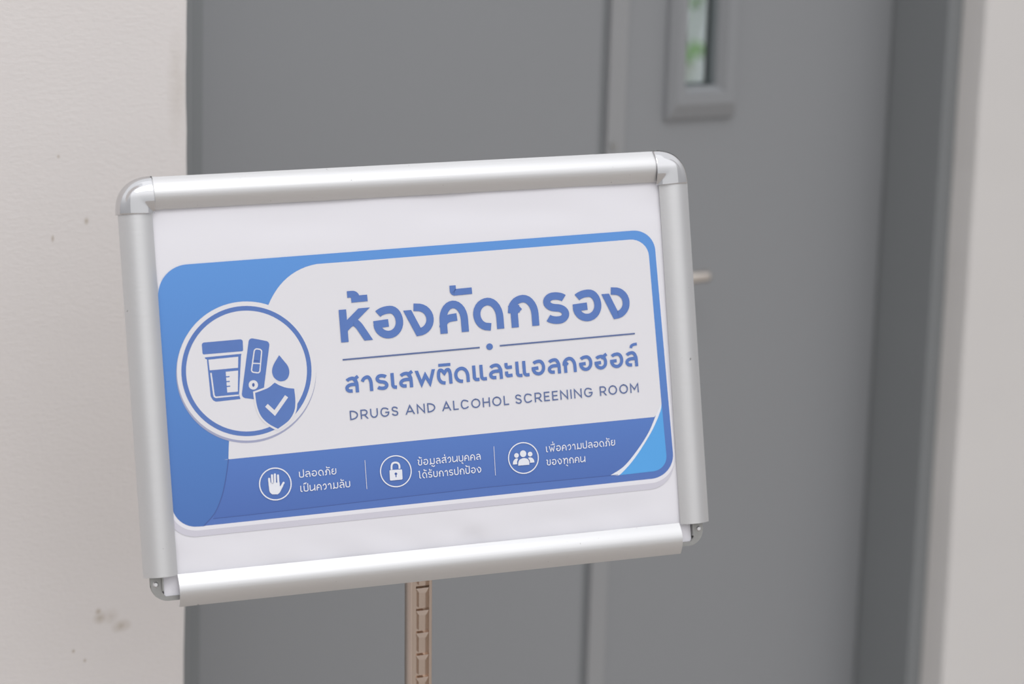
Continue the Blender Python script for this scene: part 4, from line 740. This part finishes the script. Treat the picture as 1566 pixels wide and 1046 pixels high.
# open the front (-Y) with a channel
front = [(A_ * 0.62, -A_), (A_ * 0.62, -A_ + 0.0042), (-A_ * 0.62, -A_ + 0.0042), (-A_ * 0.62, -A_)]
i_ins = 18
left_half = [p for p in outer_p[:18]]
right_half = [p for p in outer_p[18:]]
prof = left_half + [front[3], front[2], front[1], front[0]] + right_half
prism(bm, prof, -pole_len + 0.012, 0)
pole = obj('post', bm, 'post', stand, pm, smooth=True)
pole.data.set_sharp_from_angle(angle=math.radians(40))
bm = bmesh.new()
y0 = -A_ + 0.0042
pitch = 0.0190
z = -0.004
hw = A_ * 0.60
while z > -pole_len + 0.06:
    # centre web between rungs
    box(bm, -0.0026, 0.0026, y0 - 0.0026, y0, z - pitch + 0.0016, z - 0.003)
    # rung: wide on top, tapering below, with a sloped lower facet
    yf = y0 - 0.0041
    v = [bm.verts.new(p) for p in ((-hw, y0, z), (hw, y0, z), (hw, yf, z - 0.0006), (-hw, yf, z - 0.0006),
                                   (-hw * 0.52, yf - 0.0003, z - 0.0046), (hw * 0.52, yf - 0.0003, z - 0.0046), (hw * 0.52, y0, z - 0.0052), (-hw * 0.52, y0, z - 0.0052))]
    for q in ((0, 1, 2, 3), (3, 2, 5, 4), (4, 5, 6, 7), (0, 3, 4, 7), (1, 6, 5, 2), (0, 7, 6, 1)):
        bm.faces.new([v[i] for i in q])
    z -= pitch
obj('ratchet_strip', bm, 'post', pole)

# board behind the sheet and the bracket that ties it to the post
def rrect(x0, x1, y0_, y1, r_, n_=6):
    o_ = []
    for cx, cy, a0 in ((x1 - r_, y1 - r_, 0), (x0 + r_, y1 - r_, 90), (x0 + r_, y0_ + r_, 180), (x1 - r_, y0_ + r_, 270)):
        for j in range(n_ + 1):
            t = math.radians(a0 + 90 * j / n_)
            o_.append((cx + r_ * math.cos(t), cy + r_ * math.sin(t)))
    return o_
bm = bmesh.new()
prism(bm, [(x * MMU, y * MMU) for x, y in rrect(-225.5, 225.5, -158, 160, 12)], -0.0080, -0.0042)
board = obj('backing_board', bm, 'backing', stand, IN_STAND)
bm = bmesh.new()
pb = IN_STAND.inverted() @ (POLE_TOP - POLE_FOOT)
box(bm, pb.x - 0.03, pb.x + 0.03, pb.y - 0.07, pb.y - 0.004, -0.0095, -0.0065, 0.001)
box(bm, pb.x - 0.014, pb.x - 0.011, pb.y - 0.06, pb.y - 0.012, -0.034, -0.0095)
box(bm, pb.x + 0.011, pb.x + 0.014, pb.y - 0.06, pb.y - 0.012, -0.034, -0.0095)
obj('bracket', bm, 'zinc', stand, IN_STAND)

# snap rails: a curved, slightly hollow flange, 25.7 mm across
def rail_profile(width, h_in, h_top, z_out, n_=14, tk=1.1):
    up_ = []
    for i in range(n_ + 1):
        t = i / n_
        # across from the outer edge (0) to the inner edge (width)
        base = z_out + (h_in - z_out) * t
        up_.append((width * t, base + h_top * math.sin(math.pi * (0.03 + 0.95 * t)) ** 0.95))
    dn = [(min(max(a, tk), width - tk * 0.4), b - tk) for a, b in reversed(up_)]
    return [(0, up_[0][1] - 1.8)] + up_ + dn
def rail(name, p_out0, p_out1, inward, prof, parent=stand):
    """sweep from p_out0 to p_out1 (outer edge, mm), profile reaching inward"""
    bm = bmesh.new()
    rows = []
    for p in (p_out0, p_out1):
        rows.append([bm.verts.new(((p[0] + inward[0] * a) * MMU, (p[1] + inward[1] * a) * MMU, b * MMU)) for a, b in prof])
    n_ = len(prof)
    for i in range(n_):
        bm.faces.new((rows[0][i], rows[0][(i + 1) % n_], rows[1][(i + 1) % n_], rows[1][i]))
    bm.faces.new(rows[0]); bm.faces.new(rows[1])
    o = obj(name, bm, 'alu', parent, IN_STAND)
    for p in o.data.polygons:
        p.use_smooth = len(p.vertices) == 4
    o.data.set_sharp_from_angle(angle=math.radians(40))
    return o
prof_t = rail_profile(25.0, 0.9, 6.8, -1.2)
prof_s = rail_profile(25.7, 0.9, 6.8, -1.2)
prof_b = rail_profile(25.2, 1.2, 6.8, 0.0)
rail('frame_rail', (-204.6, 163.5), (204.0, 163.5), (0, -1), prof_t)
rail('frame_rail', (-230.8, 136.8), (-230.8, -139.2), (1, 0), prof_s)
rail('frame_rail', (232.0, 137.0), (232.0, -139.8), (-1, 0), prof_s)
rail('frame_rail', (-205.3, -163.6), (205.2, -163.6), (0, 1), prof_b)

# chrome corner caps: a quarter dome, mitred near its inner corner
def cap(sx_):
    bm = bmesh.new()
    nr, na = 22, 28
    rows = []
    for i in range(nr + 1):
        r_ = i / nr
        row = []
        pw = 14 - 11.6 * min(1, max(0, (r_ - 0.25) / 0.55)) ** 0.8
        for j in range(na + 1):
            t = math.pi / 2 * j / na
            cx, cy = math.cos(t), math.sin(t)
            nn = (max(cx, 1e-9) ** pw + max(cy, 1e-9) ** pw) ** (1 / pw)
            x, y = cx / nn * r_, cy / nn * r_
            h_ = -2.0 * r_ + 1.2 * (1 - r_) + 8.2 * math.sin(math.pi * (0.02 + 0.945 * r_)) ** 0.62
            row.append(bm.verts.new((sx_ * (203.4 + x * 28.4) * MMU, (136.0 + y * 28.2) * MMU, h_ * MMU)))
        rows.append(row)
    for i in range(nr):
        for j in range(na):
            if i == 0:
                if j < na: 
                    try: bm.faces.new((rows[0][0], rows[1][j], rows[1][j + 1]))
                    except ValueError: pass
            else:
                bm.faces.new((rows[i][j], rows[i + 1][j], rows[i + 1][j + 1], rows[i][j + 1]))
    # side skirt down to the board edge
    low = [bm.verts.new((v.co.x, v.co.y, -0.0065)) for v in rows[-1]]
    for j in range(na):
        bm.faces.new((rows[-1][j], low[j], low[j + 1], rows[-1][j + 1]))
    bmesh.ops.remove_doubles(bm, verts=bm.verts[:], dist=1e-6)
    o = obj('corner_cap', bm, 'chrome', stand, IN_STAND, smooth=True)
    sl = o.modifiers.new('thickness', 'SOLIDIFY'); sl.thickness = 0.0006; sl.offset = -1
    o['label'] = 'shiny chrome corner cap'
    return o
cap(-1); cap(1)

# bare corner brackets where the two lower caps are missing
def bracket(sx_):
    bm = bmesh.new()
    o_ = [(-226, -134), (-226, -147)]
    for j in range(9):
        t = math.radians(180 + 90 * j / 8)
        o_.append((-213 + 13 * math.cos(t), -145.0 + 13 * math.sin(t)))
    o_ += [(-196, -158), (-196, -154.5), (-215, -154.5), (-217.6, -151), (-217.6, -134)]
    prism(bm, [(sx_ * -x * MMU if sx_ > 0 else x * MMU, y * MMU) for x, y in o_], -0.0042, 0.0006)
    # raised lip beside the sheet
    xs = (-217.6, -216.4) if sx_ < 0 else (216.4, 217.6)
    box(bm, xs[0] * MMU, xs[1] * MMU, -0.150, -0.136, -0.0014, 0.0026)
    b_ = obj('corner_bracket', bm, 'zinc', stand, IN_STAND)
    b_['label'] = 'bare grey metal corner'
    bm = bmesh.new()
    cyl(bm, (sx_ * 0.2222, -0.1448, 0.0006), (sx_ * 0.2222, -0.1448, 0.0016), 0.0023, 16, 0.0014)
    obj('rivet', bm, 'alu', b_)
bracket(-1); bracket(1)

# ------------------------------------------------------------------ poster held in the frame
poster = thing('poster', 'white poster with blue Thai and English screening room notice, held in the silver frame', 'poster', SIGN)
bm = bmesh.new()
nx, ny = 110, 84
x0_, x1_, y0_, y1_ = -216.0, 216.0, -155.5, 153
def sheet_z(x, y):
    z_ = 0.0
    r2 = ((x - 30) / 10.5) ** 2 + ((y + 136.5) / 8.5) ** 2
    z_ -= 1.3 * math.exp(-r2 ** 2 * 0.9)
    if y < -112:
        k_ = min(1, (-112 - y) / 14)
        z_ -= k_ * 1.7 * (0.5 + 0.9 * noise.noise(Vector((x * 0.024 + y * 0.02, y * 0.035, 2.2))))
    if y > 108:
        k_ = min(1, (y - 108) / 14)
        z_ -= k_ * 1.2 * (0.5 + 0.9 * noise.noise(Vector((x * 0.018, y * 0.03, 8.2))))
    return z_ - 0.35
grid = [[bm.verts.new(((x0_ + (x1_ - x0_) * i / nx) * MMU, (y0_ + (y1_ - y0_) * j / ny) * MMU, sheet_z(x0_ + (x1_ - x0_) * i / nx, y0_ + (y1_ - y0_) * j / ny) * MMU)) for i in range(nx + 1)] for j in range(ny + 1)]
for j in range(ny):
    for i in range(nx):
        bm.faces.new((grid[j][i], grid[j][i + 1], grid[j + 1][i + 1], grid[j + 1][i]))
obj('sheet', bm, 'paper', poster, smooth=True)

Z = [0.0]
def up():
    Z[0] += 0.025
    return Z[0]
def art(name, mats, parent=poster):
    class A: pass
    a_ = A(); a_.bm = bmesh.new()
    a_.done = lambda: obj(name, a_.bm, mats, parent)
    return a_
def simple(name, key, mt, parent=poster):
    a_ = art(name, mt, parent); fill(a_.bm, SHAPES[key], up()); return a_.done()
simple('lilac_band', 'band_shadow', 'ink_lilac')
simple('card_border', 'border', 'ink_border')
simple('blue_card', 'card', 'ink_card')
simple('footer_band', 'band', 'ink_band')
simple('left_panel', 'left_panel', 'ink_left')
simple('title_panel', 'panel', 'ink_panel')
simple('light_blue_corner', 'corner', 'ink_sky')
simple('white_swoosh', 'swoosh', 'ink_white')
a_ = art('panel_edge', 'ink_line'); z_ = up()
stroke(a_.bm, SHAPES['edge_line'], 0.7, z_); stroke(a_.bm, SHAPES['low_line'], 0.4, z_); a_.done()

a_ = art('badge', ['ink_rim', 'ink_panel'])
fill(a_.bm, SHAPES['badge_rim'], up(), 0); fill(a_.bm, SHAPES['badge_disc'], up(), 1)
badge = a_.done()
a_ = art('badge_ring', 'ink_text', badge); stroke(a_.bm, SHAPES['badge_ring'], 3.6, up(), closed=True); a_.done()
a_ = art('specimen_cup_icon', ['ink_text', 'ink_panel'], badge); z_ = up(); z2 = up(); z3 = up()
fill(a_.bm, SHAPES['lid'], z_); fill(a_.bm, SHAPES['cup'], z_)
fill(a_.bm, SHAPES['cup_window'], z2, 1); fill(a_.bm, SHAPES['ruler'], z2, 1)
stroke(a_.bm, SHAPES['inner_line'], 1.15, z2, 1)
for i in range(3): stroke(a_.bm, SHAPES['tick%d' % i], 0.9, z3, 0)
a_.done()
a_ = art('test_strip_icon', ['ink_text', 'ink_panel', 'ink_line'], badge); z_ = up(); z2 = up(); z3 = up()
fill(a_.bm, SHAPES['strip'], z_); stroke(a_.bm, SHAPES['strip_window'], 0.95, z2, 1, closed=True)
stroke(a_.bm, SHAPES['strip_line'], 0.8, z2, 1); stroke(a_.bm, SHAPES['strip_mark'], 1.0, z2, 2)
fill(a_.bm, SHAPES['strip_hole'], z2, 1); fill(a_.bm, SHAPES['strip_dot'], z3, 2); a_.done()
a_ = art('drop_icon', 'ink_text', badge); fill(a_.bm, SHAPES['drop'], up()); a_.done()
a_ = art('shield_icon', ['ink_text', 'ink_panel'], badge)
fill(a_.bm, SHAPES['shield_rim'], up(), 1); fill(a_.bm, SHAPES['shield'], up(), 0)
stroke(a_.bm, SHAPES['check'], 3.0, up(), 1, cap=(0.6, 0.6)); a_.done()

zt = up()
a_ = art('heading_text', 'ink_text'); text_fixed(a_.bm, TEXT['heading'], 0.235, zt); a_.done()
a_ = art('heading_rule', ['ink_thin', 'ink_text']); stroke(a_.bm, SHAPES['rule0'], 1.2, zt); stroke(a_.bm, SHAPES['rule1'], 1.2, zt); fill(a_.bm, SHAPES['rule_dot'], zt, 1); a_.done()
a_ = art('subheading_text', 'ink_text'); text_fixed(a_.bm, TEXT['subheading'], 0.21, zt); a_.done()
a_ = art('english_text', 'ink_thin')
for i in range(5): text_auto(a_.bm, TEXT['english%d' % i], 0.135, 0.26, zt)
a_.done()
for nm_, n0 in (('footer_text', 0), ('footer_text', 2), ('footer_text', 4)):
    a_ = art(nm_, 'ink_white')
    for i in (n0, n0 + 1): text_auto(a_.bm, TEXT['f%d' % i], 0.155, 0.20, zt)
    a_.done()
a_ = art('hand_icon', 'ink_white'); stroke(a_.bm, SHAPES['hand_circle'], 0.95, zt, closed=True); fill(a_.bm, SHAPES['palm'], zt)
for i in range(5): stroke(a_.bm, SHAPES['finger%d' % i], 1.62, zt, round_cap=True)
a_.done()
a_ = art('padlock_icon', ['ink_white', 'ink_line']); stroke(a_.bm, SHAPES['lock_circle'], 0.9, zt, closed=True)
fill(a_.bm, SHAPES['lock_body'], zt); stroke(a_.bm, SHAPES['shackle'], 1.5, zt)
z_ = up(); fill(a_.bm, SHAPES['keyhole'], z_, 1); stroke(a_.bm, SHAPES['keyslot'], 0.85, z_, 1); a_.done()
a_ = art('people_icon', 'ink_white'); stroke(a_.bm, SHAPES['people_circle'], 0.9, zt, closed=True)
for i in range(3): fill(a_.bm, SHAPES['head%d' % i], zt); fill(a_.bm, SHAPES['body%d' % i], zt)
a_.done()
for i in range(2):
    a_ = art('divider', 'ink_border'); stroke(a_.bm, SHAPES['divider%d' % i], 0.4, zt); a_.done()
